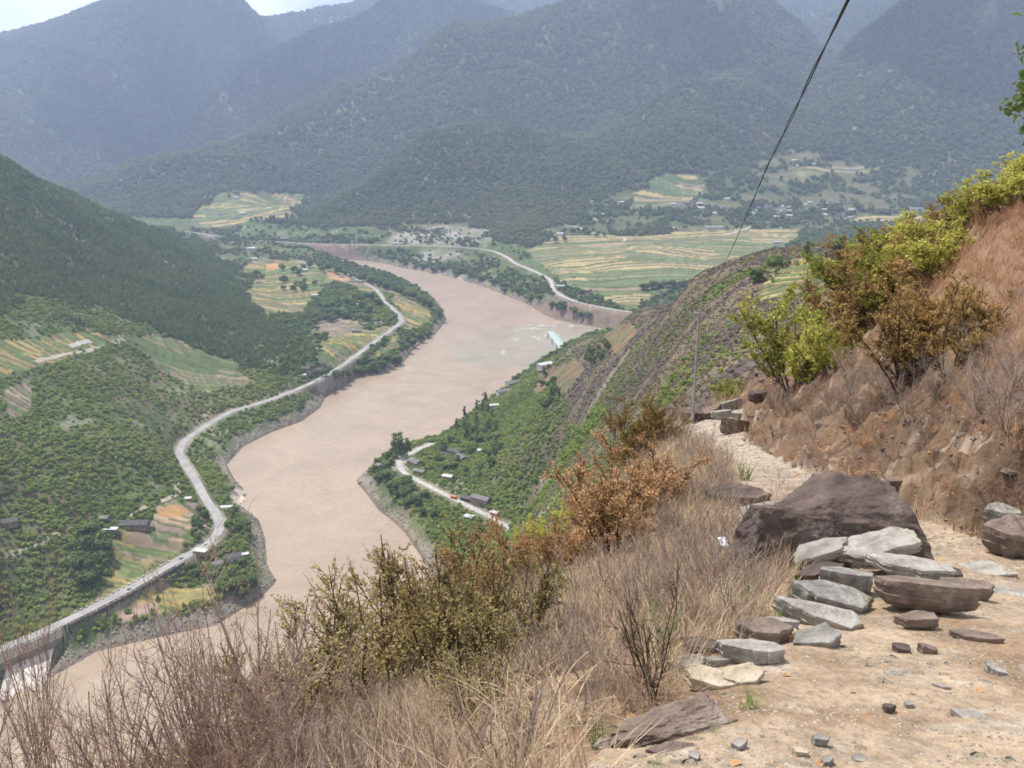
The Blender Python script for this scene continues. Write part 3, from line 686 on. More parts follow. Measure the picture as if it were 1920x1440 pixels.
# crown meshes shared by single trees and by the woods
L_GREEN = leaf_mat('foliage_dark', (.07,.115,.03), (.17,.225,.06), wscale=.03)
L_BUSH = leaf_mat('foliage_scrub', (.105,.165,.028), (.32,.38,.09), wscale=.012, third=(.27,.20,.11))
L_PINE = leaf_mat('foliage_pine', (.09,.145,.035), (.235,.28,.075), wscale=.01)
L_MTN = leaf_mat('foliage_mountain', (.095,.15,.045), (.26,.27,.11), wscale=.003)
L_DRY = leaf_mat('foliage_dry', (.12,.09,.06), (.27,.21,.135), wscale=.03)
L_POP = leaf_mat('foliage_poplar', (.05,.06,.022), (.13,.13,.06), wscale=.05)
def scatter(name, mask, s0, k, size, crown_obj, mat, seed, zs=(.8, 1.3), amax=.68, sink=.05, dens=1.0):
    """a wood or scrub too dense to count: one object, its plants set by geometry nodes on the points of its mesh"""
    r = np.random.default_rng(seed)
    sp_ = np.maximum(s0, YY*k); dL = np.gradient(LR)[:, None]
    p = (mask*dens*(np.abs(XX/YY) < amax)*YY*YY*dL*.00125/sp_**2).astype(np.float64).ravel()
    N = r.poisson(p); idx = np.repeat(np.arange(len(p)), N); n = len(idx)
    ri, ci = idx//nc, idx % nc
    y = YY[ri, ci]*np.exp(r.uniform(-.5, .5, n)*dL[ri, 0]); a = AC[ci]+r.uniform(-.5, .5, n)*.00125; x = a*y
    z = ground_v(x, y); sz = np.maximum(s0, y*k)*size*r.uniform(.6, 1.45, n)
    me = bpy.data.meshes.new(name); me.vertices.add(n); me.vertices.foreach_set('co', np.stack([x, y, z-sz*sink], 1).astype(np.float32).ravel())
    at = me.attributes.new('sz', 'FLOAT_VECTOR', 'POINT'); zz = r.uniform(zs[0], zs[1], n)
    at.data.foreach_set('vector', np.stack([sz, sz, sz*zz], 1).astype(np.float32).ravel())
    at = me.attributes.new('rt', 'FLOAT_VECTOR', 'POINT'); rt = np.zeros((n, 3), np.float32); rt[:, 2] = r.uniform(0, 6.28, n); rt[:, :2] = r.normal(0, .08, (n, 2)); at.data.foreach_set('vector', rt.ravel())
    o = bpy.data.objects.new(name, me); C.objects.link(o); me.materials.append(mat)
    g = bpy.data.node_groups.new(name, 'GeometryNodeTree'); g.interface.new_socket('Geometry', in_out='INPUT', socket_type='NodeSocketGeometry'); g.interface.new_socket('Geometry', in_out='OUTPUT', socket_type='NodeSocketGeometry')
    gi = g.nodes.new('NodeGroupInput'); go = g.nodes.new('NodeGroupOutput'); ip = g.nodes.new('GeometryNodeInstanceOnPoints'); ob = g.nodes.new('GeometryNodeObjectInfo')
    ob.inputs['Object'].default_value = crown_obj; ob.transform_space = 'ORIGINAL'
    sm = g.nodes.new('GeometryNodeSetMaterial'); sm.inputs['Material'].default_value = mat
    g.links.new(ob.outputs['Geometry'], sm.inputs['Geometry']); g.links.new(sm.outputs[0], ip.inputs['Instance'])
    for nm_, sk in (('sz', 'Scale'), ('rt', 'Rotation')):
        na = g.nodes.new('GeometryNodeInputNamedAttribute'); na.data_type = 'FLOAT_VECTOR'; na.inputs['Name'].default_value = nm_
        src = [x for x in na.outputs if x.enabled and x.name == 'Attribute'][0]
        if sk == 'Rotation':
            er = g.nodes.new('FunctionNodeEulerToRotation'); g.links.new(src, er.inputs[0]); src = er.outputs[0]
        g.links.new(src, ip.inputs[sk])
    g.links.new(gi.outputs[0], ip.inputs['Points']); g.links.new(ip.outputs[0], go.inputs[0])
    md = o.modifiers.new('plants', 'NODES'); md.node_group = g
    print(name, n); tag(o, kind='stuff'); return o

# prototypes: each is a real tree standing in the picture
def tree_proto(name, label, cat, loc, s, shape, seed, n, leaf, mat, trunk_h=.55, trunk_r=.03, group=None):
    o = thing(name, label, cat, loc, 0, s, group)
    part('crown', crown(seed, n, leaf, shape), mat, o); part('trunk', trunk_geo(seed, trunk_h, trunk_r), BARK, o, True)
    return o
h1 = hit(1455, 508, 240, 900) or Vector((150, 500, 300)); h2 = hit(1513, 487, 240, 900) or h1
P_ROUND = [tree_proto('broadleaf_tree', 'round dark green tree alone at the edge of the small terraced shoulder', 'tree', h1, (11, 11, 9), 'round', 1, 520, .045, L_GREEN)]
h3 = hit(1420, 528, 240, 900)
P_ROUND.append(tree_proto('broadleaf_tree', 'low round green tree just below the small terraced shoulder', 'tree', h3, (9, 9, 6), 'round', 2, 520, .05, L_GREEN))
P_TALL = tree_proto('slender_tree', 'narrow upright tree standing in the striped terraces of the near spur', 'tree', h2, (11, 11, 10), 'tall', 3, 300, .035, L_GREEN, .8, .012)
h4 = hit(405, 1135, 500, 900) or at_z(405, 1135, 15)
P_PINE = tree_proto('pine_tree', 'small dark pine beside the yellow field under the road bridge', 'tree', hit(297, 1130, 450, 900) or at_z(297,1130,12), 8, 'pine', 4, 300, .05, L_PINE, .8, .02)
P_BUSH = thing('bush', 'single dark bush at the end of the ploughed strip by the river road', 'bush', hit(240, 1150, 500, 900), 0, 6)
part('foliage', crown(5, 260, .06, 'bush'), L_BUSH, P_BUSH)
CR = {k: [c for c in KIDS[o.name] if c.name.startswith(('crown', 'foliage'))][0] for k, o in (('round', P_ROUND[0]), ('round2', P_ROUND[1]), ('pine', P_PINE), ('bush', P_BUSH), ('tall', P_TALL))}

UU_ = UU; UU, VV = UU+fbm(XX/60, YY/60, 4, 801)*55, VV+fbm(XX/60, YY/60, 4, 802)*45
forest_l = hill_l & zone([(-700,700),(-300,650),(60,560),(120,590),(230,600),(330,640),(420,690),(520,720),(610,700),(590,640),(560,600),(500,560),(430,510),(420,480),(300,420),(0,250),(-700,-200)], 900, 3300) & ~fieldmask & (d_riv > 60)
clear = (d_road > 9+(YY > 2300)*22) & (d_riv > 14) & ~fieldmask & ~in_riv
UU, VV = uv(np.repeat(AC[None], len(YR), 0), Q)
dn = np.clip(.75+n2*.9+n1*.6, .12, 1.3)
scatter('pine_forest', forest_l & clear, 5.0, .0029, 1.4, CR['pine'], L_PINE, 11, dens=np.clip(dn+.35, .3, 1.5))
village = zone([(1090,395),(1180,350),(1330,325),(1480,296),(1690,296),(1800,380),(1960,395),(1960,440),(1000,440)], 2600, 4600) | zone([(350,430),(380,370),(480,355),(590,365),(560,410),(430,440)], 2900, 4600)
mm = (YY > 2450) & (H > 62) & ~fieldmask & ~hill_l & clear & ~zone([(725,455),(740,435),(790,425),(860,425),(915,430),(925,452),(880,460),(730,458)], 2700, 3800)
scatter('mountain_forest', mm, 8, .0030, 1.2, CR['round2'], L_MTN, 12, amax=.66, dens=np.clip(1.2-soil*.45+fbm(XX/180, YY/180, 4, 555)*.7, .1, 1.5)*(1-soft(village, 4)*(.45+.55*sstep(n1+n2*.6, -.15, .1))))
vf = (YY > 1400) & (YY < 3600) & (H <= 75) & clear & (XX/YY > -.35)
scatter('valley_scrub', vf, 8, .0034, 1.1, CR['round'], L_GREEN, 13, zs=(.6, 1.0), dens=np.clip(.25+n1*.9+n2*.5+.5*(d_riv < 90)+.3*soft(village, 3), .03, 1))
lo_l = (XX < 60) & (YY > 540) & (YY < 2300) & clear & ~forest_l
scatter('hillside_scrub', lo_l, 3.6, .0030, 1.15, CR['bush'], L_BUSH, 14, zs=(.6, 1.3), dens=np.clip(.8+n2*1.1+n1*.6-soft(brownish, 6)*.35, .12, 1.4))
lowg = sp & (YY > 90) & clear
scatter('spur_scrub', lowg, 1.8, .0034, 1.0, CR['bush'], L_BUSH, 15, zs=(.5, 1.1), dens=np.clip(gdrift*.5+low*.9+n2*.3-.1, .02, 1.1))
scatter('spur_dry_scrub', lowg, 1.1, .0027, .85, CR['bush'], L_DRY, 16, zs=(.35, .8), dens=np.clip(.5-low*.5+n2*.6, .05, .8))

stone_col = plain('pale_stone', (.36,.32,.27), .9, .35, 5, bump=.01)
ROCKS = plain('bank_rock', (.26,.225,.185), .95, .45, .5)
# ---------------------------------------------------------------- single trees of the valley
CNT = [0]
def in_px_poly(n, poly, r):
    poly = np.array(poly, float); out = []
    while len(out) < n:
        u = r.uniform(poly[:, 0].min(), poly[:, 0].max()); v = r.uniform(poly[:, 1].min(), poly[:, 1].max())
        if in_poly(np.array([u]), np.array([v]), poly)[0]: out.append((u, v))
    return out
def on_px_line(n, line, r, j=3):
    L = smooth_line([(a, b, 0) for a, b in line], 1); out = []
    for k in range(n):
        p = L[int((k+.5+r.uniform(-.3, .3))/n*(len(L)-1))]; out.append((p[0]+r.normal(0, j), p[1]+r.normal(0, j*.5)))
    return out
def grove(spots, label, group, hm, protos, y0, y1, seed, fat=1.0, cat=None):
    r = random.Random(seed)
    for u, v in spots:
        p = hit(u, v, y0, y1)
        if p is None or p.z < 1: continue
        s = r.uniform(*hm); pr = r.choice(protos)
        dup(pr, p-Vector((0, 0, s*.03)), r.uniform(0, 6.28), (s*fat*r.uniform(.85, 1.2), s*fat*r.uniform(.85, 1.2), s), label, group); CNT[0] += 1
R_ = np.random.default_rng(77)
grove(on_px_line(24, [(565,500),(600,507),(650,520),(700,534),(745,550),(780,565),(812,585),(826,600)], R_, 3), 'dark round tree in the row along the top of the river point', 'trees along the river point', (17, 26), P_ROUND, 1400, 3200, 1)
grove(on_px_line(34, [(830,612),(808,632),(780,650),(766,668),(735,685),(690,700),(650,704),(622,712)], R_, 7), 'broad green tree in the belt between the road and the inner river bend', 'trees of the inner bend belt', (12, 19), P_ROUND, 1200, 2200, 2, 1.1)
grove(in_px_poly(40, [(575,575),(620,570),(690,558),(722,580),(716,604),(650,606),(600,608),(575,600)], R_), 'dark green tree of the grove in the middle of the river point fields', 'grove amid the point fields', (14, 21), P_ROUND, 1400, 2400, 3, 1.1)
grove(in_px_poly(34, [(500,690),(580,680),(620,650),(600,610),(560,600),(525,600),(545,650)], R_), 'green tree in the wood at the foot of the pine hill', 'trees at the foot of the pine hill', (10, 16), P_ROUND, 1200, 2200, 4, 1.15)
grove([(168,1010),(185,1030),(172,1050),(190,1065),(165,1080),(182,1092),(155,1040),(150,1065),(195,1048),(160,1095)], 'big dark tree at the edge of the striped fields below the farmhouse', 'big trees by the farm fields', (15, 21), P_ROUND, 560, 1000, 5, 1.1)
grove([(375,965),(368,985),(365,1003),(378,990),(372,1012),(385,975)], 'dark tree filling the inside of the sharp road bend', 'trees inside the road bend', (9, 13), P_ROUND, 560, 1100, 6)
grove(in_px_poly(26, [(425,960),(455,965),(480,1010),(490,1070),(505,1090),(450,1130),(410,1120),(420,1080),(470,1050),(430,1000)], R_), 'bushy tree on the rocky point between the road bend and the river', 'trees on the rocky point', (8, 14), P_ROUND, 560, 1100, 7, 1.15)
grove(in_px_poly(8, [(350,1060),(400,1070),(400,1090),(360,1085)], R_), 'bushy tree below the sheds at the bridge end', 'trees below the bridge sheds', (8, 11), P_ROUND, 560, 1100, 8, 1.2)
for k, (u, v, sc_) in enumerate([(742,850,27),(750,845,30),(764,848,24)]):
    dup(P_TALL, hit(u, v+8, 700, 1500), k*2., (sc_*1.1, sc_*1.1, sc_), ['tall loose tree at the water end of the white road, nearest the tip', 'tallest of the loose trees where the white road turns', 'tall loose tree closest to the white retaining wall'][k], 'tall trees at the road turn')
grove([(708,872),(702,885),(715,895),(708,905),(725,880),(735,872),(728,862)], 'small round tree on the tip of the rocky spit', 'trees on the spit tip', (8, 12), P_ROUND, 800, 1500, 9)
grove(in_px_poly(24, [(730,880),(765,905),(830,945),(820,975),(770,960),(735,930),(720,900)], R_), 'leafy tree between the white road and the rocky water edge', 'trees below the white road', (8, 13), P_ROUND, 700, 1500, 10, 1.2)
grove(in_px_poly(30, [(810,850),(860,810),(920,800),(960,850),(930,900),(860,890),(800,890)], R_), 'tree among the dark roofed houses above the white road', 'trees around the riverside hamlet', (8, 13), P_ROUND, 700, 1500, 11, 1.1)
grove(in_px_poly(18, [(850,800),(910,750),(940,790),(920,830),(870,830)], R_), 'thin poplar on the lower slope above the riverside hamlet', 'poplars above the hamlet', (14, 20), [P_TALL], 800, 1500, 12, .75)
grove(in_px_poly(16, [(1010,700),(1040,690),(1060,760),(1010,770)], R_)+in_px_poly(12, [(1090,680),(1130,640),(1150,640),(1120,690)], R_), 'dark tree dotted over the red earth terraces', 'trees on the red earth', (9, 14), [P_TALL, P_ROUND[0]], 700, 1900, 13)
grove(on_px_line(12, [(1200,545),(1240,540),(1270,536),(1290,545)], R_, 4), 'dark tree of the clump in the near corner of the great terraces', 'clump in the terraces', (14, 22), P_ROUND, 1700, 2700, 14, 1.3)
grove(on_px_line(28, [(700,495),(760,497),(830,510),(900,525),(970,552),(1020,568),(1070,588),(1110,596)], R_, 5), 'bushy tree on the bank between the water and the pale far road', 'trees on the far bank', (14, 22), P_ROUND, 1700, 3300, 15, 1.3)
grove(on_px_line(14, [(1000,440),(1040,452),(1085,440),(1135,446)], R_, 6), 'round tree near the white houses at the corner of the great terraces', 'trees by the terrace hamlet', (18, 26), P_ROUND, 2300, 3600, 16)
grove(in_px_poly(30, [(1360,385),(1450,380),(1560,385),(1700,400),(1600,418),(1500,416),(1380,420)], R_), 'dark tree between the houses of the far village', 'trees of the far village', (20, 32), P_ROUND, 2600, 4200, 17, 1.1)
grove(on_px_line(14, [(1430,490),(1480,465),(1540,445),(1600,450)], R_, 5), 'blue green tree in the gully behind the near spur', 'trees of the gully behind the spur', (18, 26), P_ROUND, 1600, 3500, 18, 1.2)
grove([(1565,478),(1590,472),(1612,468),(1577,470),(1600,478)], 'dark tree at the top edge of the small terraced shoulder', 'trees above the terraced shoulder', (8, 11), [P_ROUND[0], P_TALL], 240, 900, 19)
grove(in_px_poly(14, [(460,520),(490,500),(540,500),(600,540),(560,560)], R_), 'tree scattered along the upper fields of the river point', 'trees of the upper point fields', (15, 22), P_ROUND, 1700, 3300, 20)
dup(P_PINE, hit(195,1180,450,900) or at_z(195,1180,8), 0, (10,10,12), 'dark double tree near the water below the bridge', 'conifers near the bridge')
for u, v in ((215,1165),(268,1165),(285,1150),(345,1140),(360,1145),(245,1175)): dup(P_PINE, hit(u, v, 450, 900) or at_z(u, v, 8), u, 6, 'small conifer on the strip between ploughed field and river', 'conifers on the strip')
print('single trees', CNT[0])
rocks_m = (d_riv > .5) & (d_riv < 13+10*np.clip(n2, -.5, 1)) & ~in_riv & (YY > 430)
rock_p = thing('boulder', 'pale boulder at the water edge on the tip of the rocky spit', 'rock', hit(676,905,700,1500) or at_z(676,905,2), .4, (6,5,4))
cv, cf = cube_sphere(4); rr_ = np.random.default_rng(3)
for k in range(7):
    nn = rr_.normal(size=3); nn /= np.linalg.norm(nn); dd = cv@nn; cv = cv - np.outer(np.maximum(0, dd-.55-.2*rr_.random()), nn)
cvr = cv*.5+[0, 0, .22]
part('stone', (cvr, cf), ROCKS, rock_p)
scatter('spur_rocks', lowg & (rk > .15), 1.6, .0036, 1.1, KIDS[rock_p.name][0], plain('spur_rock', (.10,.08,.07), .95, .4, .3), 31, zs=(.5, 1.1), sink=.15, dens=.5)
scatter('bank_stones', rocks_m, 2.4, .0022, .8, KIDS[rock_p.name][0], ROCKS, 30, zs=(.5, .9), dens=.55)

# ---------------------------------------------------------------- buildings
TILE = plain('roof_tile', (.085,.08,.078), .85, .35, .6); TILE2 = plain('roof_tile_worn', (.16,.15,.145), .85, .3, .6)
WHITE_R = plain('white_sheet_roof', (.42,.42,.415), .5, .1, .4); MUD = plain('mud_wall', (.28,.22,.16), .95, .25, .6)
PLASTER = plain('plaster_wall', (.50,.48,.44), .9, .15, .5); BLUEG = plain('green_sheet_roof', (.30,.38,.35), .5, .08, .2)
WOODD = plain('dark_wood_and_gap_shade', (.07,.045,.03), .8, .3, 2); GLASS = plain('dark_glass', (.03,.035,.04), .2, .2, 1); REDM = plain('red_paint', (.45,.10,.06), .6, .2, 1)
ORANGE = plain('orange_paint', (.60,.18,.05), .6, .2, 1); CONCR = plain('concrete', (.42,.38,.34), .9, .25, .15); CONCL = plain('pale_concrete', (.52,.47,.42), .85, .15, .12)
def box(x0, x1, y0, y1, z0, z1):
    co = np.array([(x, y, z) for z in (z0, z1) for y in (y0, y1) for x in (x0, x1)], float)
    return co, np.array([(0,2,3,1),(4,5,7,6),(0,1,5,4),(2,6,7,3),(0,4,6,2),(1,3,7,5)])
def gable_roof(W, D, z, rise, over=.8, th=.25):
    w, d = W/2+over, D/2+over
    A = [(-w,-d,z-.15),(w,-d,z-.15),(w,0,z+rise),(-w,0,z+rise),(-w,d,z-.15),(w,d,z-.15)]
    V = np.array(A+[(x, y, zz+th) for x, y, zz in A])
    return V, np.array([(0,3,2,1),(3,4,5,2),(6,7,8,9),(9,8,11,10),(0,1,7,6),(4,10,11,5),(0,6,9,3),(3,9,10,4),(1,2,8,7),(2,5,11,8)])
def wall_geo(W, D, H_, rise):
    w, d = W/2, D/2
    V = np.array([(-w,-d,-2),(w,-d,-2),(w,d,-2),(-w,d,-2),(-w,-d,H_),(w,-d,H_),(w,d,H_),(-w,d,H_),(-w,0,H_+rise*.97),(w,0,H_+rise*.97)])
    return V, np.array([(0,1,5,4),(2,3,7,6),(1,2,6,5),(3,0,4,7),(5,6,9,9),(7,4,8,8)])
def tri_clean(o):
    bpy_m = o.data; bpy_m.validate(); bpy_m.update()
def house(name, label, p, W, D, H_, rz, roof, wall, rise=1.8, win=3, flat=False, cat='house', group=None):
    o = thing(name, label, cat, p, rz, 1, group)
    if flat:
        part('wall', box(-W/2, W/2, -D/2, D/2, -2, H_), wall, o)
        V, F = box(-W/2-.5, W/2+.5, -D/2-.5, D/2+.5, H_+.02, H_+.2); V[:, 2] += (V[:, 1]/D)*rise*.5; part('roof', (V+[0, 0, rise*.3], F), roof, o)
    else:
        w_ = part('wall', wall_geo(W, D, H_, rise), wall, o); tri_clean(w_); part('roof', gable_roof(W, D, H_+.02, rise), roof, o)
    for k in range(win):
        x = (k+.5)/win*W-W/2
        if k == win//2: part('door', box(x-.6, x+.6, -D/2-.08, -D/2+.1, 0, 2.1), WOODD, o)
        else: part('window', box(x-.6, x+.6, -D/2-.06, -D/2+.1, 1.2, 2.5), GLASS, o)
        if H_ > 5.5: part('window', box(x-.6, x+.6, -D/2-.06, -D/2+.1, 4, 5.3), GLASS, o)
    return o
hs = lambda u, v, y0=500, y1=4500: hit(u, v, y0, y1)
rad = math.radians
house('farmhouse', 'long dark roofed farmhouse above the striped golden fields', hs(252,988), 26, 11, 4.5, rad(4), TILE, MUD, 2.6, 5)
house('farm_annex', 'small tiled annex at the river end of the long farmhouse', hs(275,991), 11, 7, 3.2, rad(20), TILE2, MUD, 1.5, 2)
house('shed', 'white roofed shed at the hill end of the long farmhouse', hs(206,996), 14, 5, 2.6, rad(0), WHITE_R, MUD, .6, 0, True, 'shed')
house('ruined_hut', 'grey hut half hidden in the trees behind the farmhouse', hs(194,975), 10, 7, 3, rad(-5), TILE2, MUD, 1.6, 0, False, 'hut')
house('house', 'dark gabled house on the rocky point near the water', hs(438,1050), 13, 9, 4.5, rad(25), TILE, PLASTER, 2.4, 3)
house('shed', 'low grey tiled shed between the point house and the bridge end', hs(402,1062), 15, 6, 3, rad(28), TILE2, MUD, 1.2, 2, False, 'shed')
house('roadside_shop', 'white flat roofed building at the end of the bridge', hs(376,1038), 13, 6, 3.4, rad(-14), WHITE_R, MUD, .5, 3, True, 'shop')
house('shed', 'white sheet roofed shed beside the road bend on the river side', hs(424,955), 13, 5, 3, rad(6), WHITE_R, PLASTER, .6, 2, True, 'shed')
house('shed', 'tiny white shed just uphill of the straight descending road', hs(353,938), 6, 4, 2.6, rad(10), WHITE_R, MUD, .5, 0, True, 'shed')
house('shed', 'small white roof behind the house on the rocky point', hs(459,1043), 7, 4, 2.5, rad(25), WHITE_R, MUD, .5, 0, True, 'shed')
house('hillside_house', 'dark roofed house at the edge of the picture on the wooded slope', hs(12,985), 18, 9, 4, rad(30), TILE, MUD, 2.2, 3)
for k, (u, v, W_, lb) in enumerate([(572,694,16,'dark roofed house of the road hamlet, deepest in the wood'),(585,688,18,'dark roofed house in the middle of the road hamlet'),(600,685,16,'dark roofed house of the road hamlet beside the golden strips'),(594,697,14,'dark roofed house of the road hamlet nearest the road'),(612,690,12,'dark roofed house at the river end of the road hamlet'),(580,702,11,'low dark house at the near foot of the road hamlet')]):
    house('village_house', lb, hs(u, v, 1100, 2000), W_, 9, 4, rad(10+k*13), TILE, MUD, 2.2, 3, group='road hamlet houses')
house('shed', 'white roofed shed beside the road hamlet', hs(567,706,1100,2000), 12, 6, 3, .3, WHITE_R, PLASTER, .5, 0, True, 'shed')
house('house', 'grey roofed house beside the brown ploughed plots of the point', hs(669,623,1300,2200), 17, 8, 4, rad(-4), TILE2, MUD, 2, 3)
house('house', 'small grey roofed house uphill of the brown plots, close to the road', hs(684,610,1300,2200), 11, 7, 4, rad(10), TILE2, PLASTER, 1.8, 2)
for k, (u, v) in enumerate([(600,527),(477,487),(486,531),(590,556),(664,529),(672,574),(640,520),(572,508)]):
    house('field_house', 'small pale roofed house scattered among the river point fields', hs(u, v, 1500, 3300), 15, 9, 4, rad(k*37 % 60-30), WHITE_R if k % 2 else TILE2, PLASTER, 1.8, 2, group='houses of the point fields')
# right bank hamlet
house('main_house', 'two storey house with a grey gable roof standing over the white road', hs(902,944), 21, 9, 6.8, rad(-34), TILE2, MUD, 2.4, 5)
house('lean_to', 'dark low building joined by the yard to the two storey house', hs(878,938), 16, 7, 3.2, rad(-30), TILE, WOODD, 1.4, 2)
house('hut', 'small white roofed hut alone on the slope above the road', hs(840,897), 11, 7, 3.4, rad(-22), WHITE_R, REDM, 1.2, 2, False, 'hut')
house('hut', 'small white roofed hut past the two storey house', hs(928,965), 8, 6, 3.2, rad(-28), WHITE_R, REDM, .9, 1, False, 'hut')
house('hut', 'flat white roofed hut on the water side of the road', hs(880,972), 10, 7, 2.8, rad(-24), WHITE_R, PLASTER, .4, 1, True, 'hut')
house('house', 'tall grey gabled house at the foot of the white retaining wall', hs(779,874), 17, 10, 6.5, rad(-48), TILE2, MUD, 3, 3)
house('house', 'brown lower house in front of the tall grey gabled one', hs(787,888), 14, 7, 4, rad(-30), TILE2, MUD, 1.6, 2)
house('hut', 'dark little hut near the tip of the rocky spit', hs(711,878), 8, 7, 4, rad(-60), TILE2, MUD, 1.8, 1, False, 'hut')
house('house', 'dark roofed house among trees, upper of the two above the hamlet', hs(853,852), 17, 9, 5, rad(-40), TILE, MUD, 2.4, 3)
house('house', 'brown walled house just below the dark roofed one above the hamlet', hs(865,864), 15, 9, 5.5, rad(-60), TILE2, MUD, 2.2, 3)
house('shed', 'long dark shed beside the houses above the hamlet', hs(838,853), 16, 5, 3, rad(-5), TILE, MUD, 1, 1, False, 'shed')
house('shed', 'pale walled open shed at the edge of the dry slope', hs(903,848), 10, 6, 3, rad(-10), WHITE_R, PLASTER, .5, 0, True, 'shed')
house('riverside_house', 'grey roofed house on the skyline of the slope over the water', hs(965,722,900,1800), 28, 12, 5, rad(30), TILE2, PLASTER, 3, 4)
house('riverside_house', 'white walled grey roofed house just below the skyline one', hs(946,738,900,1800), 24, 10, 5, rad(25), TILE2, PLASTER, 2.2, 4)
house('shed', 'white roofed shed among the poplars at the water', hs(925,764,900,1800), 16, 6, 4, rad(20), WHITE_R, PLASTER, .6, 2, True, 'shed')
house('works_building', 'white walled building with a red frame at the stream mouth', hs(1024,690,900,2200), 26, 12, 7, rad(35), WHITE_R, PLASTER, .6, 4, True, 'factory')
# long curved green roof
pA, pB = hs(1034,668,1000,2400), hs(1084,645,1000,2400)
sh = thing('long_shed', 'long shed with a curved pale green roof at the stream mouth', 'factory', (pA+pB)/2)
Ls = (pB-pA).xy.length; sh.rotation_euler.z = math.atan2((pB-pA).y, (pB-pA).x)
V = []; F = []
for i in range(9):
    an = (i/8-.5)*2.0
    for x in (-Ls/2, Ls/2): V.append((x, 8*math.sin(an)/math.sin(1), 5+5*(math.cos(an)-math.cos(1))))
for i in range(8): F.append((2*i, 2*i+1, 2*i+3, 2*i+2))
part('roof', (np.array(V), np.array(F)), BLUEG, sh, True); part('wall', box(-Ls/2+1, Ls/2-1, -7.2, 7.2, -6, 5), PLASTER, sh)
for k in range(6): part('pillar', box(-Ls/2+3+k*(Ls-6)/5-.6, -Ls/2+3+k*(Ls-6)/5+.6, -8.2, -7.3, -6, 5), WOODD, sh)
# far village
FV = [(1400+x/4.8, 280+y/4.8) for x, y in [(590,372),(950,439),(365,452),(565,487),(805,492),(70,492),(190,492),(245,510),(115,537),(375,532),(305,562),(790,552),(945,557),(1300,562),(580,572),(690,605),(870,602),(400,587),(925,622),(205,637),(530,662),(440,667),(960,674),(1020,677),(1255,662),(1345,652),(1390,642)]]
FV += [(1080+x/4.8, 280+y/4.8) for x, y in [(870,502),(940,519),(820,542),(1360,457),(1420,449),(1195,682),(865,717),(1450,672),(1545,674)]]
fr = random.Random(5); _hr = np.random.default_rng(8)
FV += in_px_poly(26, [(1400,378),(1560,380),(1580,412),(1500,418),(1395,412)], _hr)+in_px_poly(8, [(1270,378),(1390,385),(1390,415),(1270,412)], _hr)
vp = []
for W_, ro, wa in ((17, WHITE_R, PLASTER), (20, TILE2, PLASTER), (15, TILE, MUD)):
    vp.append((W_, ro, wa, None))
protoV = {}
def far_house(u, v, label, group, k, s=1.0):
    p = hs(u, v, 2000, 5000)
    if p is None: return
    kk = k % 3; rz = rad(fr.uniform(-35, 35))
    if kk not in protoV:
        W_, ro, wa, _ = vp[kk]; protoV[kk] = house('village_house', label, p, W_, 10, 5, rz, ro, wa, 2.2, 3, group=group)
    else: dup(protoV[kk], p, rz, s, label, group)
for k, (u, v) in enumerate(FV):
    far_house(u, v, ['white roofed', 'grey roofed', 'dark roofed'][k % 3]+' house of the far village across the terraces', ['white', 'grey', 'dark'][k % 3]+' roofed houses of the far village', k, fr.uniform(1.0, 1.5))
for k, (u, v) in enumerate([(1490,303),(1497,313),(1524,310),(1609,300)]): far_house(u, v, 'white roofed house in the clearing above the far village', 'houses of the upper clearing', 0, 1.3)
for k, (u, v) in enumerate([(1108,381),(1146,380),(1163,382),(1133,387),(1128,405)]): far_house(u, v, 'pale house on the green slope left of the great terraces', 'houses of the green slope', k % 2, 1.3)
for k, (u, v) in enumerate([(966,452),(997,450),(1004,445),(1017,452),(1050,441),(1036,437),(950,437),(1099,435)]): far_house(u, v, 'pale roofed house at the corner where the road meets the terraces', 'terrace corner houses', k % 2, 1.2)
for k, (u, v) in enumerate([(443,373),(415,403),(455,402),(412,464),(472,469),(440,410)]): far_house(u, v, 'tiny pale house on the far fields under the hazy mountains', 'houses of the far fields', k % 2, 1.3)
for u, v, W_, lb in [(1597,319,75,'very long white roofed shed in the clearing under the mountain'),(1719,393,48,'long white building near the back of the far village'),(1340,428,56,'long white roofed block at the front of the far village'),(1430,419,50,'long white school like block behind the great terraces'),(1456,457,28,'single white shed in the middle of the great terraces'),(745,459,34,'white building below the bare quarry cutting'),(1056,540,34,'long white roofed building beside the pale far road bend')]:
    house('long_building', lb, hs(u, v, 1700, 5200), W_, 11, 6, rad(-3), WHITE_R, PLASTER, .8, 5, True, 'building')

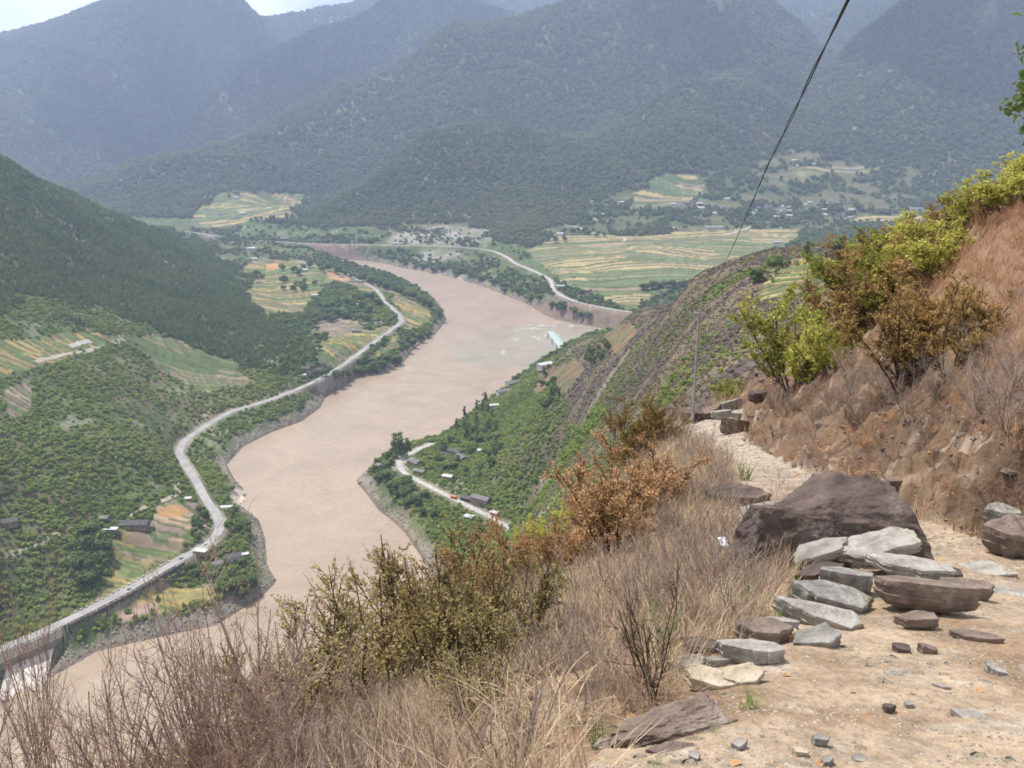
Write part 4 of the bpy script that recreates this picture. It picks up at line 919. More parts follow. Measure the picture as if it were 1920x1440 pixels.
# ---------------------------------------------------------------- vehicles
def car(label, p, rz, paint, L=4.5, name='car', group=None):
    o = thing(name, label, 'car', p, rz, 1, group)
    V = np.array([(x*L/2, y*.88, z) for x, y, z in [(-1,-1,.3),(1,-1,.3),(1,1,.3),(-1,1,.3),(-1,-1,.85),(1,-1,.75),(1,1,.75),(-1,1,.85)]])
    part('body', (V, np.array([(0,3,2,1),(4,5,6,7),(0,1,5,4),(1,2,6,5),(2,3,7,6),(3,0,4,7)])), paint, o)
    V = np.array([(-.8*L/2,-.8,.86),(.35*L/2,-.8,.8),(.35*L/2,.8,.8),(-.8*L/2,.8,.86),(-.6*L/2,-.7,1.42),(.1*L/2,-.7,1.42),(.1*L/2,.7,1.42),(-.6*L/2,.7,1.42)])
    part('cabin_window', (V, np.array([(0,1,5,4),(1,2,6,5),(2,3,7,6),(3,0,4,7),(4,5,6,7)])), GLASS, o)
    part('roof', box(-.6*L/2, .1*L/2, -.7, .7, 1.43, 1.48), paint, o)
    for x in (-.6, .6):
        for y in (-.8, .8):
            a = np.linspace(0, 2*math.pi, 12, endpoint=False); V = [(x*L/2+.33*math.cos(t), y+dy, .33+.33*math.sin(t)) for dy in (-.1, .1) for t in a]
            part('wheel', (np.array(V), np.array([(i, (i+1) % 12, 12+(i+1) % 12, 12+i) for i in range(12)])), GLASS, o)
    return o
WPAINT = plain('white_paint', (.75,.75,.75), .3, .05, 1); SPAINT = plain('silver_paint', (.28,.32,.36), .3, .08, 1)
def on_road(R_, u, v, off=0, up=.32):
    x, y, z = at_z(u, v, 22); d = np.hypot(R_[:, 0]-x, R_[:, 1]-y); i = int(np.clip(d.argmin(), 1, len(R_)-2)); t = R_[i+1]-R_[i-1]; rz = math.atan2(t[1], t[0])
    return Vector((R_[i, 0]-math.sin(rz)*off, R_[i, 1]+math.cos(rz)*off, R_[i, 2]+up)), rz
p, rz = on_road(ROAD_L, 377, 1019, 1.5); car('white car on the inside of the road bend by the bridge', p, rz, WPAINT)
p, rz = on_road(ROAD_L, 243, 1105, -1.5); car('silver blue car driving over the bridge', p, rz, SPAINT, 4.8)
p, rz = on_road(ROAD_L, 336, 1048, 0); car('silver blue van just entering the bridge', p, rz, SPAINT, 5.2, 'van')
p, rz = on_road(ROAD_L, 668, 655, 0); car('white van on the road through the golden fields', p, rz, WPAINT, 6, 'van')
p, rz = on_road(ROAD_R, 886, 947, 4.5); car('white car parked in the yard of the two storey house', p, rz, WPAINT)
pt = hs(851, 935); tr = thing('truck', 'orange dump truck parked on the white road before the dark low building', 'truck', pt+Vector((0, 0, .3)), rad(-35))
part('cab', box(2.2, 4, -1.2, 1.2, .8, 3.2), ORANGE, tr)
V, F = box(-4, 2, -1.3, 1.3, 1.1, 2.7); part('tipper_body', (V*[1, 1, 1], F), ORANGE, tr); part('chassis', box(-4, 4, -.9, .9, .6, .79), GLASS, tr)
for x in (-3, -1.8, 2.8):
    for y in (-1.1, 1.1):
        a = np.linspace(0, 2*math.pi, 12, endpoint=False); V = [(x+.5*math.cos(t_), y+dy, .5+.5*math.sin(t_)) for dy in (-.18, .18) for t_ in a]
        part('wheel', (np.array(V), np.array([(i, (i+1) % 12, 12+(i+1) % 12, 12+i) for i in range(12)]+[(0,3,6,9),(12,15,18,21)])), GLASS, tr)

# ---------------------------------------------------------------- bridge parapets, river wall, white retaining wall
def side_line(R_, off, u0, u1):
    pts_ = []
    for i in range(1, len(R_)-1):
        t = R_[i+1]-R_[i-1]; t = t/np.linalg.norm(t[:2]); x, y = R_[i, 0]-t[1]*off, R_[i, 1]+t[0]*off
        u_, v_ = uv(x/y, (R_[i, 2]-CZ)/y)
        if u0 < u_ < u1 and y < 775: pts_.append((x, y, R_[i, 2]))
    return np.array(pts_)
for off, lb in ((5.4, 'row of white blocks along the hill side of the bridge'), (-5.4, 'row of white blocks along the water side of the bridge')):
    L = smooth_line(side_line(ROAD_L, off, 130, 348)[::4], 5.0)
    o = thing('parapet', lb, 'parapet', L[0].tolist())
    for i in range(0, min(98, len(L)-1)):
        d = L[i+1]-L[i]; an = math.atan2(d[1], d[0]); V, F = box(-1.25, 1.25, -.35, .35, 0, 1.5)
        V = np.stack([V[:, 0]*math.cos(an)-V[:, 1]*math.sin(an), V[:, 0]*math.sin(an)+V[:, 1]*math.cos(an), V[:, 2]], 1)+(L[i]-L[0])
        part('block', (V, F), CONCL, o)
def wall_strip(line, z0f, z1f, th):
    V = []; n = len(line)
    for x, y, z in line:
        for dy, zz in ((0, z1f(z)), (th, z1f(z)), (th, z0f(z)), (0, z0f(z))): V.append((x, y+dy, zz))
    F = [(i*4+k, i*4+(k+1) % 4, i*4+4+(k+1) % 4, i*4+4+k) for i in range(n-1) for k in range(4)]+[(0,3,2,1), (n*4-4, n*4-3, n*4-2, n*4-1)]
    return np.array(V), np.array(F)
L = side_line(ROAD_L, -7.6, 128, 345)
rw = thing('bridge_side_wall', 'dark stone side wall carrying the bridge over the fields', 'wall', L[0].tolist()); part('wall', (lambda g: (g[0]-L[0], g[1]))(wall_strip(L, lambda z: z-6.5, lambda z: z+.1, 1.5)), plain('dark_masonry', (.11,.10,.09), .95, .3, .4), rw)
L = side_line(ROAD_L, -8.0, -140, 128)
rw = thing('river_wall', 'pale concrete road wall with beams over painted gap shade and white apron above the water', 'wall', L[0].tolist())
part('upper_wall', (lambda g: (g[0]-L[0], g[1]))(wall_strip(L, lambda z: z-7, lambda z: z+1.0, 1.2)), CONCR, rw)
part('gap_shade', (lambda g: (g[0]-L[0], g[1]))(wall_strip(L, lambda z: z-12, lambda z: z-7.02, 3.5)), WOODD, rw)  # dark strip: shade of the open gap behind the beams, put into the colour
for k in range(3): part('beam', (lambda g: (g[0]-L[0]-[0, 1.0, 0], g[1]))(wall_strip(L, lambda z: z-8.3-k*1.6, lambda z: z-7.8-k*1.6, .9)), CONCR, rw)
La = np.array([p for p in L if uv(p[0]/p[1], (p[2]-CZ)/p[1])[0] < 105 and uv(p[0]/p[1], (p[2]-CZ)/p[1])[0] > 0])
V = []
for p in La: V += [(p[0]-L[0][0], p[1]-1.5-L[0][1], -12.0), (p[0]-L[0][0]+8, p[1]-34-L[0][1], -22.8)]
part('apron', (np.array(V), np.array([(2*i, 2*i+1, 2*i+3, 2*i+2) for i in range(len(La)-1)])), CONCL, rw)
L = smooth_line([at_z(u, v, 16) for u, v in [(768,866),(785,851),(803,840),(822,832)]], 5)+np.array([0, -7, 0])
rw = thing('retaining_wall', 'white retaining wall beside the upper end of the white road', 'wall', L[0].tolist()); part('wall', (lambda g: (g[0]-L[0], g[1]))(wall_strip(L, lambda z: z-7, lambda z: z+.8, .9)), CONCL, rw)

# ---------------------------------------------------------------- pole and cable
a_ = float(aq(1298, 787)[0]); pb = Vector((a_*50, 50, ground(a_*50, 50))); print('pole base px', uv(a_, (pb.z-CZ)/50)); pole = thing('utility_pole', 'slim grey utility pole standing at the bend of the trail', 'pole', pb-Vector((0, 0, .4)), 0); pole.rotation_euler = (0, rad(.6), 0)
qtop = aq(1303, 578)[1]; hp = CZ+qtop*pb.y-pb.z+.4
GALV = plain('weathered_pole', (.30,.28,.27), .8, .15, 3)
part('shaft', tube([(0,0,0),(0,0,hp*.5),(0,0,hp)], .085, .06, 12), GALV, pole, True)
part('crossarm', box(-.45, .45, -.05, .05, hp-.35, hp-.26), GALV, pole)
for x in (-.4, 0, .4): part('insulator', tube([(x,0,hp-.26),(x,0,hp-.2),(x,0,hp-.12)], .05, .03, 8), WOODD, pole, True)
part('collar', tube([(0,0,hp-.7),(0,0,hp-.6)], .12, .12, 10), GALV, pole)
cw = []
for u, v, y in [(1303,581,pb.y),(1345,520,45),(1375,460,36),(1410,380,27),(1440,310,20.5),(1472,245,16),(1522,140,12),(1590,0,9),(1700,-220,6.8)]:
    a, q = aq(u, v); cw.append((a*y, y, CZ+q*y))
L = smooth_line(cw, .12); ct = thing('overhead_cable', 'black twisted overhead cable sagging down to the utility pole', 'cable', L[0].tolist())
CAB = plain('cable_black', (.02,.02,.022), .6, .2, 2)
for k in range(2):
    ph = np.linspace(0, 1, len(L))*46+k*math.pi; off = np.stack([np.cos(ph), np.zeros(len(L)), np.sin(ph)], 1)*.012*(1+.5*np.sin(ph*.37))[:, None]
    part('wire', tube(L-L[0]+off, .0085, .0085, 6), CAB, ct, True)

# ================================================================ foreground
def branch_mat(name, c, c2): return plain(name, c, .85, .3, 6, .15, col2=c2)
B_GREY = branch_mat('twig_grey', (.19,.145,.12), (.38,.30,.25)); B_RED = branch_mat('twig_reddish', (.21,.13,.105), (.42,.30,.25)); B_DARK = branch_mat('twig_dark', (.05,.035,.025), (.13,.09,.065))
F_OLIVE = leaf_mat('leaf_olive', (.22,.17,.06), (.48,.40,.18), wscale=.8, trans=.35); F_ORANGE = leaf_mat('leaf_orange', (.32,.17,.075), (.58,.37,.19), wscale=.8, trans=.35)
F_YELL = leaf_mat('leaf_yellow_green', (.21,.22,.03), (.56,.54,.13), wscale=.6, trans=.4); F_MIX = leaf_mat('leaf_autumn', (.19,.13,.04), (.46,.30,.11), wscale=.8, trans=.35)
F_GREEN = leaf_mat('leaf_fresh_green', (.07,.14,.03), (.22,.32,.10), wscale=1, trans=.4)
def shrub_geo(seed, h, spread, stems, sub, subsub, r0, leaves, leaf, droop=.15, leafy_from=.35, wob=.09):
    rr = np.random.default_rng(seed); P = []; tips = []
    def grow(p, d, L, r, n, lev):
        path = [p.copy()]; d = d.copy()
        for k in range(n):
            d += rr.normal(0, wob*(1+lev*.7), 3)+np.array([0, 0, .05-droop*.12*lev]); d /= np.linalg.norm(d); p = p+d*L/n; path.append(p.copy())
        P.append(tube(path, r, r*.35, 5 if lev == 0 else 3)); return np.array(path), d
    for s_ in range(stems):
        a = rr.uniform(0, 6.28); t = spread*math.sqrt(rr.random()); d = np.array([math.cos(a)*t, math.sin(a)*t, 1]); d /= np.linalg.norm(d); L = h*rr.uniform(.65, 1.08)
        path, _ = grow(np.array([math.cos(a)*.05*h*rr.random(), math.sin(a)*.05*h*rr.random(), -.08]), d, L, r0*rr.uniform(.6, 1.1), 7, 0)
        for b in range(sub):
            f = rr.uniform(.18, .95); k = int(f*7); k = min(k, 6); q = path[k]+(path[k+1]-path[k])*rr.random()
            e = (path[k+1]-path[k]); e = e/np.linalg.norm(e); sd_ = rr.normal(size=3); sd_ -= e*np.dot(sd_, e); sd_ /= np.linalg.norm(sd_)
            d2 = e*rr.uniform(.5, 1)+sd_*rr.uniform(.5, .9)+[0, 0, .2]; d2 /= np.linalg.norm(d2)
            p2, _ = grow(q, d2, h*(1-f*.6)*rr.uniform(.2, .42), r0*.45*(1.1-f*.5), 4, 1); tips.append(p2)
            for c in range(subsub):
                k = rr.integers(1, 4); q3 = p2[k]; d3 = (p2[k+1]-p2[k]); d3 = d3/np.linalg.norm(d3)+rr.normal(0, .55, 3); d3 /= np.linalg.norm(d3)
                p3, _ = grow(q3, d3, h*rr.uniform(.07, .18), r0*.24, 3, 2); tips.append(p3)
    g = join(P); lv = None
    if leaves:
        cen = []; T = [t for t in tips if t[-1][2] > h*leafy_from*.6]
        for k in range(leaves):
            t = T[rr.integers(len(T))]; i = rr.integers(0, len(t)-1); f = rr.random(); cen.append(t[i]*(1-f)+t[i+1]*f+rr.normal(0, leaf*.7, 3))
        cen = np.array(cen); lv = quads_at(cen, rr.normal(size=cen.shape)+[0, -.2, .8], np.full(len(cen), leaf), rr, .55)
    return g, lv
def shrub_proto(name, label, p, seed, bm, lm, group=None, rz=0, sc=1, **kw):
    g, lv = shrub_geo(seed, **kw); o = thing(name, label, 'shrub', p, rz, sc, group)
    part('branches', g, bm, o, True)
    if lv: part('leaves', lv, lm, o)
    return o
def sized(p, hpx): return hpx*(p-Vector((0, 0, CZ))).length/FPX
def put(pr, u, v, hpx, label, rz=0, y0=2, y1=70, wide=1.0, group=None, h0=1.0, sink=.03):
    p = hit2(u, v, y0, y1); s_ = sized(p, hpx)/h0
    return dup(pr, p-Vector((0, 0, sink)), rz, (s_*wide, s_*wide, s_), label, group)
# prototypes are 1 m high and stand at their own place
def first(name, label, u, v, hpx, seed, bm, lm, rz=0, wide=1.0, y0=2, y1=70, group=None, **kw):
    p = hit2(u, v, y0, y1); s_ = sized(p, hpx)
    return shrub_proto(name, label, p, seed, bm, lm, group, rz, (s_*wide, s_*wide, s_), **kw)
S_OLIVE = first('leafy_shrub', 'large olive green small leaved shrub in the middle of the near slope', 850, 1310, 330, 21, B_DARK, F_OLIVE, 0, 1.0, h=1, spread=.75, stems=13, sub=12, subsub=3, r0=.011, leaves=3900, leaf=.013)
S_ORANGE = first('rusty_shrub', 'orange brown leaved shrub with dark stems beside the trail grass', 1150, 1040, 235, 22, B_DARK, F_ORANGE, 0, .95, h=1, spread=.75, stems=11, sub=12, subsub=3, r0=.012, leaves=6500, leaf=.015)
S_MIX = first('autumn_shrub', 'tall shrub of orange and olive leaves with dark leaning stems above the bank', 1690, 720, 205, 23, B_DARK, F_MIX, 0, 1.15, y0=15, y1=60, h=1, spread=.7, stems=10, sub=13, subsub=3, r0=.012, leaves=7500, leaf=.0145)
S_YELL = first('yellow_green_shrub', 'bright yellow green shrub leaning over the far end of the trail bank', 1490, 735, 200, 24, B_DARK, F_YELL, 0, 1.15, y0=25, y1=62, h=1, spread=.95, stems=12, sub=12, subsub=3, r0=.012, leaves=5200, leaf=.021)
S_BARE = first('bare_shrub', 'bare reddish twig shrub with tall thin stems rising before the river', 510, 1480, 430, 25, B_RED, F_OLIVE, 0, .8, h=1, spread=.42, stems=12, sub=9, subsub=3, r0=.0065, leaves=260, leaf=.007, droop=0)
S_BARE2 = first('bare_shrub', 'low tangled bare shrub with grey pink twigs at the bottom edge', 420, 1500, 330, 26, B_GREY, F_OLIVE, 0, 1.1, h=1, spread=.85, stems=15, sub=9, subsub=3, r0=.0065, leaves=220, leaf=.0075)
S_SAP = first('bare_sapling', 'dark stemmed bare sapling rooted beside the stones at the trail edge', 1225, 1310, 270, 27, B_DARK, F_GREEN, 0, .8, h=1, spread=.55, stems=7, sub=8, subsub=3, r0=.012, leaves=60, leaf=.012)
S_GREEN = first('green_shrub', 'thin fresh green leafed plant growing up through the bare sapling', 1245, 1250, 150, 28, B_GREY, F_GREEN, 0, .7, h=1, spread=.4, stems=6, sub=7, subsub=2, r0=.008, leaves=420, leaf=.02)
# olive group on the slope
for u, v, h_, rz, w_, lb in [(720,1330,290,1,1.0,'olive shrub at the river end of the green shrub clump'),(950,1260,240,2,1.0,'olive shrub at the upper end of the green shrub clump'),(620,1370,260,3,1.1,'low olive shrub whose top meets the river at the crest'),(800,1250,250,4,1.1,'olive shrub standing at the back of the green clump'),(540,1400,240,5,1.0,'outermost olive shrub before the twigs over the river'),(900,1360,230,2.5,.9,'small olive shrub in front of the green clump'),(690,1250,170,.6,1.1,'olive shrub tip showing over the crest against the water')]:
    put(S_OLIVE, u, v, h_, lb, rz, wide=w_)
for u, v, h_, rz, w_, lb in [(820,1150,190,1,1.1,'rusty shrub on the crest right before the river corner'),(900,1130,180,2,1.1,'rusty shrub on the crest below the white road'),(980,1110,150,3,1.1,'rusty shrub on the crest under the end of the white road'),(1060,1080,120,4,1.2,'low rusty shrub at the foot of the orange brown one'),(770,1180,170,5,1.0,'thin rusty shrub at the water end of the crest'),(1240,960,150,.4,1.0,'rusty shrub behind the orange brown one near the trail'),(1110,960,110,2.2,1.2,'small rusty shrub on the crest beyond the orange brown one')]:
    put(S_ORANGE, u, v, h_, lb, rz, wide=w_)
put(S_MIX, 1180, 840, 160, 'thin olive and orange shrub alone before the spur, left of the pole', 1, 20, 60, .9)
put(S_MIX, 1215, 850, 120, 'shorter olive shrub just right of the thin one before the spur', 2.2, 20, 60, .9)
put(S_YELL, 1010, 1010, 120, 'pale yellow green shrub peeping over the crest by the village road', 1, 14, 60, .9)
put(S_YELL, 1075, 985, 90, 'small yellow green shrub behind the orange brown one', 2, 14, 60, 1)
put(S_YELL, 1365, 750, 60, 'tiny yellow green shrub behind the rocks at the pole', 2, 30, 75, 1.3)
for k, (pr, u, v, h_, w_, lb) in enumerate([
 (S_MIX,1600,640,150,1.1,'orange shrub between the yellow green one and the tall autumn one'),(S_MIX,1780,700,170,1.1,'dark stemmed autumn shrub nearest the bare dry slope'),
 (S_YELL,1690,500,90,1.5,'green shrub on the skyline of the bank, lowest of the row'),(S_YELL,1740,470,80,1.5,'green shrub on the skyline, second up the row'),(S_MIX,1640,540,100,1.4,'orange green shrub at the low end of the skyline row'),
 (S_MIX,1790,440,70,1.6,'orange shrub on the skyline halfway up'),(S_YELL,1815,425,80,1.3,'yellow green shrub poking up on the skyline'),(S_MIX,1850,410,60,1.6,'rusty shrub on the skyline above the dry slope'),
 (S_YELL,1885,395,80,1.5,'green shrub near the upper end of the skyline row'),(S_YELL,1925,380,95,1.4,'topmost green shrub of the skyline row at the picture edge'),(S_MIX,1710,560,130,1.2,'green topped autumn shrub behind the tall one'),(S_YELL,1660,560,110,1.2,'yellow leaved shrub behind the tall autumn one'),
 (S_YELL,1600,560,110,1.4,'yellow green shrub filling the gap behind the orange one'),(S_YELL,1760,520,110,1.4,'green shrub behind the dark stemmed autumn shrubs'),(S_YELL,1640,600,100,1.4,'low green shrub in front of the skyline row'),(S_YELL,1560,700,110,1.2,'small yellow green shrub right of the bright leaning one'),(S_MIX,1570,600,90,1.3,'low rusty shrub where the spur meets the bank')]):
    put(pr, u, v, h_, lb, k*1.3, 14, 75, w_)
# overhanging tree at the picture edge
tp = hit2(1990, 420, 8, 40)
T_E = shrub_proto('edge_tree', 'dark green tree reaching in at the upper edge of the dry slope', tp, 31, B_DARK, F_GREEN if False else L_GREEN, None, 0, sized(tp, 380), h=1, spread=.25, stems=4, sub=14, subsub=4, r0=.012, leaves=7000, leaf=.022, leafy_from=.5)
# bare shrubs over the lower left
rr = random.Random(12)
spots = [(20,1500,230),(160,1520,240),(230,1540,330),(370,1520,380),(450,1530,330),(560,1520,360),(620,1500,280),(680,1490,230),(740,1500,200),(90,1570,240),(290,1570,270),(470,1570,260),(600,1560,250),(760,1440,170),(820,1480,190),(-60,1500,250),(420,1470,290)]
for k, (u, v, h_) in enumerate(spots):
    put(S_BARE if k % 3 else S_BARE2, u, v, h_, 'bare pinkish twig shrub in the thicket along the bottom edge', k*1.7, 2, 40, .9, 'bare twig thicket at the bottom edge')
for k, (u, v, h_, lb) in enumerate([(90,1480,420,'tall thin bare shoots in front of the pale river wall'),(395,1500,430,'tall bare shoots before the bridge fields')]): put(S_BARE, u, v, h_, lb, k+.5, 2, 40, .45)
for k, (u, v, h_) in enumerate([(1180,1330,130),(1120,1290,150),(1060,1260,150),(1130,1200,120),(1200,1150,110),(1280,1130,110),(1340,1120,120),(1400,1110,100),(1300,1050,90),(1230,1080,100),(1350,1030,80),(1260,1000,80),(1310,950,70),(1330,900,65),(1290,870,60),(1160,1130,110),(1050,1180,110),(1090,1360,150),(980,1400,170),(1430,1130,90),(1380,1180,90),(1280,1190,150)]):
    put(S_BARE2 if k % 3 else S_BARE, u, v, h_, 'dry grey twig shrub among the grass below the trail', k*2.1, 2, 60, 1.1, 'dry twig shrubs below the trail')
for k, (u, v, h_) in enumerate([(1480,1000,120),(1455,1000,100),(1500,990,90),(1430,1060,110),(1465,1085,90)]):
    put(S_BARE, u, v, h_, 'thin green budded shoots at the trail edge behind the boulder', k*1.2, 2, 30, .7, 'thin shoots behind the boulder')
for k, (u, v, h_) in enumerate([(1560,760,70),(1620,790,80),(1700,770,90),(1760,740,90),(1830,760,110),(1890,800,140),(1910,720,110),(1600,740,80),(1480,770,60),(1530,790,60),(1660,740,90),(1850,690,100),(1740,820,80),(1450,760,50)]):
    put(S_BARE2, u, v, h_, 'dry brown twig shrub on the cut bank above the trail', k*1.9, 5, 70, 1.2, 'dry twig shrubs on the cut bank')

# grass
GRASS = leaf_mat('dry_grass', (.27,.18,.115), (.62,.49,.33), wscale=.5, trans=.25); GRASS_R = leaf_mat('red_dry_grass', (.27,.135,.07), (.44,.25,.14), wscale=.4, trans=.25)
STRAW = leaf_mat('straw', (.45,.34,.20), (.66,.54,.36), wscale=2, trans=.2); WEED = leaf_mat('weed_green', (.10,.16,.04), (.25,.33,.10), wscale=1, trans=.3)
def tuft_geo(seed, n, h, spread, w, bend=.6, seg=4):
    r = np.random.default_rng(seed); V = []; F = []; o = 0
    for k in range(n):
        a = r.uniform(0, 6.28); t = r.random()**.7; L = h*r.uniform(.5, 1.1); b = r.uniform(.2, 1)*bend; rad0 = spread*.35*math.sqrt(r.random()); a0 = r.uniform(0, 6.28)
        p = np.array([math.cos(a0)*rad0, math.sin(a0)*rad0, -.02*h]); an = .12+.5*t*spread; sd_ = np.array([-math.sin(a), math.cos(a), 0])
        for i in range(seg+1):
            ww = w*(1-i/seg*.85); V += [p-sd_*ww, p+sd_*ww]
            an2 = an+b*i*.45; p = p+np.array([math.cos(a)*math.sin(an2), math.sin(a)*math.sin(an2), math.cos(an2)])*L/seg
            if i < seg: F.append((o+2*i, o+2*i+1, o+2*i+3, o+2*i+2))
        o += 2*(seg+1)
    return np.array(V), np.array(F)
gp = hit2(1010, 1370, 2, 20); tuft = thing('grass_tuft', 'big pale straw coloured arching grass tuft low on the near slope', 'grass', gp, 0, sized(gp, 190)*.8)
part('blades', tuft_geo(50, 90, 1, 1.3, .011, .9, 6), STRAW, tuft)
gp = hit2(1040, 1400, 2, 20); t2 = thing('grass_tuft', 'small dry grass tuft in front of the big straw one', 'grass', gp, 1, sized(gp, 90))
tb = part('blades', tuft_geo(51, 34, 1, 1.4, .011, .8, 3), GRASS, t2)
gp = hit2(1125, 1405, 2, 20); t3 = thing('grass_tuft', 'fresh green grass tuft at the low end of the long brown rock', 'grass', gp, 1, sized(gp, 60))
part('blades', tuft_geo(52, 40, 1, .8, .022, .5, 3), WEED, t3)
for u, v, h_, lb in [(1407,1325,55,'green weed growing at the upper end of the long brown rock'),(1335,1372,28,'small green weed on the trail below the long rock'),(1230,1435,35,'green weed at the bottom edge of the trail'),(1490,1118,45,'green weed between the stacked slabs'),(1395,900,50,'green weed at the trail edge by the straight part'),(1460,1170,50,'green weed beside the lowest stacked slabs')]:
    put(t3, u, v, h_, lb, u, 2, 40)
slope = near & ~z_path & ~bank & (YY > 2); thin_ = 1-.9*(1-sstep(UU, 250, 620))
pn = fbm(XX/1.3, YY/1.3, 3, 500)
sg = scatter('dry_grass', slope, .15, .0115, 1.9, tb, GRASS, 60, zs=(.8, 1.3), amax=.78, dens=np.clip(.75+pn, .15, 1.2)*thin_)
scatter('bank_grass', bank & (YY > 5), .2, .011, 1.6, tb, GRASS_R, 61, zs=(.5, 1.0), amax=.79, dens=np.clip(soft(upper, 8)*.9+.18+pn*.5, .03, 1.2))
twp = hit2(1330, 1180, 3, 20); tw = thing('twig_clump', 'small clump of dry grey twigs beside the lowest stacked slabs', 'shrub', twp, 0, .4)
gg, _ = shrub_geo(71, 1, .7, 7, 4, 1, .012, 0, 0); twg = part('twigs', gg, B_RED, tw, True)
scatter('dry_twigs', slope, .33, .022, 1.7, twg, B_GREY, 62, zs=(.7, 1.2), amax=.78, dens=np.clip(.6+pn*.8, .1, 1)*thin_)
scatter('bank_twigs', bank & (YY > 6), .5, .03, 1.1, twg, B_RED, 63, zs=(.5, .9), amax=.79, dens=np.clip(.35+pn*.8, .03, .8))
lp = hit2(1075, 1395, 2, 20); lt = thing('fallen_leaf', 'curled orange dead leaf lying in the grass below the straw tuft', 'leaf', lp+Vector((0, 0, .01)), 0, .05)
lg = part('blade', (np.array([(-.5,-.3,0),(0,-.35,.14),(.5,0,.05),(0,.35,.14),(-.5,.3,0),(-.1,0,-.04)]), np.array([(0,1,5,4),(1,2,5,5),(5,2,3,3),(4,5,3,3)])), F_ORANGE, lt); tri_clean(lg)
scatter('leaf_litter', near & (YY > 2) & (YY < 26), .11, .012, .36, lg, F_ORANGE, 64, zs=(.7, 1.3), amax=.78, sink=-.1, dens=np.clip(np.where(z_path, .03, .28)+pn*np.where(z_path, .03, .35)+bank*.12, 0, .8))

wg = [c for c in KIDS[t3.name]][0]
scatter('green_weeds', slope, .9, .03, .35, wg, WEED, 68, zs=(.6, 1.4), amax=.78, dens=np.clip(.3+pn*1.5, 0, 1))
# stones
def rock_mat(name, c, c2, c3=None, scale=6):
    m, t, b = nmat(name, .9, .2)
    n = noise_node(t, scale, 8, 'Object'); cr = t.nodes.new('ShaderNodeValToRGB'); cr.color_ramp.elements[0].position = .32; cr.color_ramp.elements[1].position = .62
    cr.color_ramp.elements[0].color = (*c, 1); cr.color_ramp.elements[1].color = (*c2, 1)
    if c3: e = cr.color_ramp.elements.new(.74); e.color = (*c3, 1)
    t.links.new(n.outputs['Fac'], cr.inputs[0]); t.links.new(cr.outputs[0], b.inputs['Base Color'])
    n2_ = noise_node(t, 16, 10, 'Object'); bp = t.nodes.new('ShaderNodeBump'); bp.inputs['Distance'].default_value = .05; bp.inputs['Strength'].default_value = .9
    t.links.new(n2_.outputs['Fac'], bp.inputs['Height']); t.links.new(bp.outputs[0], b.inputs['Normal']); return m
RM = {'pale': rock_mat('slate_pale', (.19,.165,.14), (.34,.32,.29), (.24,.18,.12)), 'grey': rock_mat('slate_grey', (.13,.12,.11), (.28,.265,.24), (.20,.15,.105)), 'brown': rock_mat('rock_brown', (.11,.082,.068), (.21,.16,.13), (.28,.235,.20)),
      'dark': rock_mat('rock_dark', (.055,.04,.036), (.125,.092,.08), (.20,.155,.13), 3.5), 'cream': rock_mat('slate_cream', (.30,.24,.165), (.45,.39,.30)), 'yellow': rock_mat('stone_ochre', (.40,.25,.12), (.55,.38,.20))}
def slab_geo(seed, L, Wd, T, k=9):
    r = np.random.default_rng(seed); k = int(r.integers(5, 8)); a = np.sort(np.linspace(0, 2*math.pi, k, endpoint=False)+r.uniform(-.25, .25, k)); rad_ = 1.08+r.uniform(-.3, .25, k)
    base = np.stack([np.cos(a)*rad_, np.sin(a)*rad_], 1); out = []
    for i in range(k):
        p, q = base[i], base[(i+1) % k]
        for j in range(5): out.append(p+(q-p)*j/5+r.normal(0, .03, 2))
    out = np.array(out)*[L/2, Wd/2]; n = len(out); V = []; rings = [(0, .8), (.2, .95), (.42, 1.0), (.46, .94), (.72, .97), (.76, 1.0), (.97, .975), (1.0, .93), (1.0, .5)]
    tilt = r.normal(0, .14, 2)
    for z, s_ in rings:
        jit = r.normal(0, .012, (n, 1)) if z < .9 else 0
        xy = out*(s_+jit); zz = z*T+(xy[:, 0]/L*tilt[0]+xy[:, 1]/Wd*tilt[1])*T*z*2+r.normal(0, T*(.035 if z < .9 else .004), n)
        V.append(np.concatenate([xy, zz[:, None]], 1))
    V = np.concatenate(V); F = [(i*n+j, i*n+(j+1) % n, (i+1)*n+(j+1) % n, (i+1)*n+j) for i in range(len(rings)-1) for j in range(n)]
    V = np.concatenate([V, [V[-n:].mean(0)]]); c = len(V)-1; o = (len(rings)-1)*n
    F += [(o+j, o+(j+1) % n, c, c) for j in range(n)]
    V[:, 2] -= T*.5
    return V, np.array(F)
def slab(u, v, wpx, T, col_, label, asp=.6, rz=0, tx=0, ty=0, lift=0., name='flat_stone', seed=None, Y=None):
    p = hit2(u, v, 2, 75); d = (p-Vector((0, 0, CZ))).length; L = wpx*d/FPX; T = T*d/FPX*.8; L *= .93
    SEED[0] += 1; g = slab_geo(seed or SEED[0], L, L*asp, T)
    o = mesh_np(name, g[0], g[1], RM[col_], False); o.data.validate(); tag(o, label, 'stone'); o.location = p+Vector((0, 0, T*.32+lift)); rz += ((SEED[0]*37) % 50)-25; o.rotation_euler = (rad(-tx*.35+((SEED[0]*13) % 9)-4), rad(ty*.6+((SEED[0]*29) % 11)-5), rad(rz)); return o
SEED = [900]
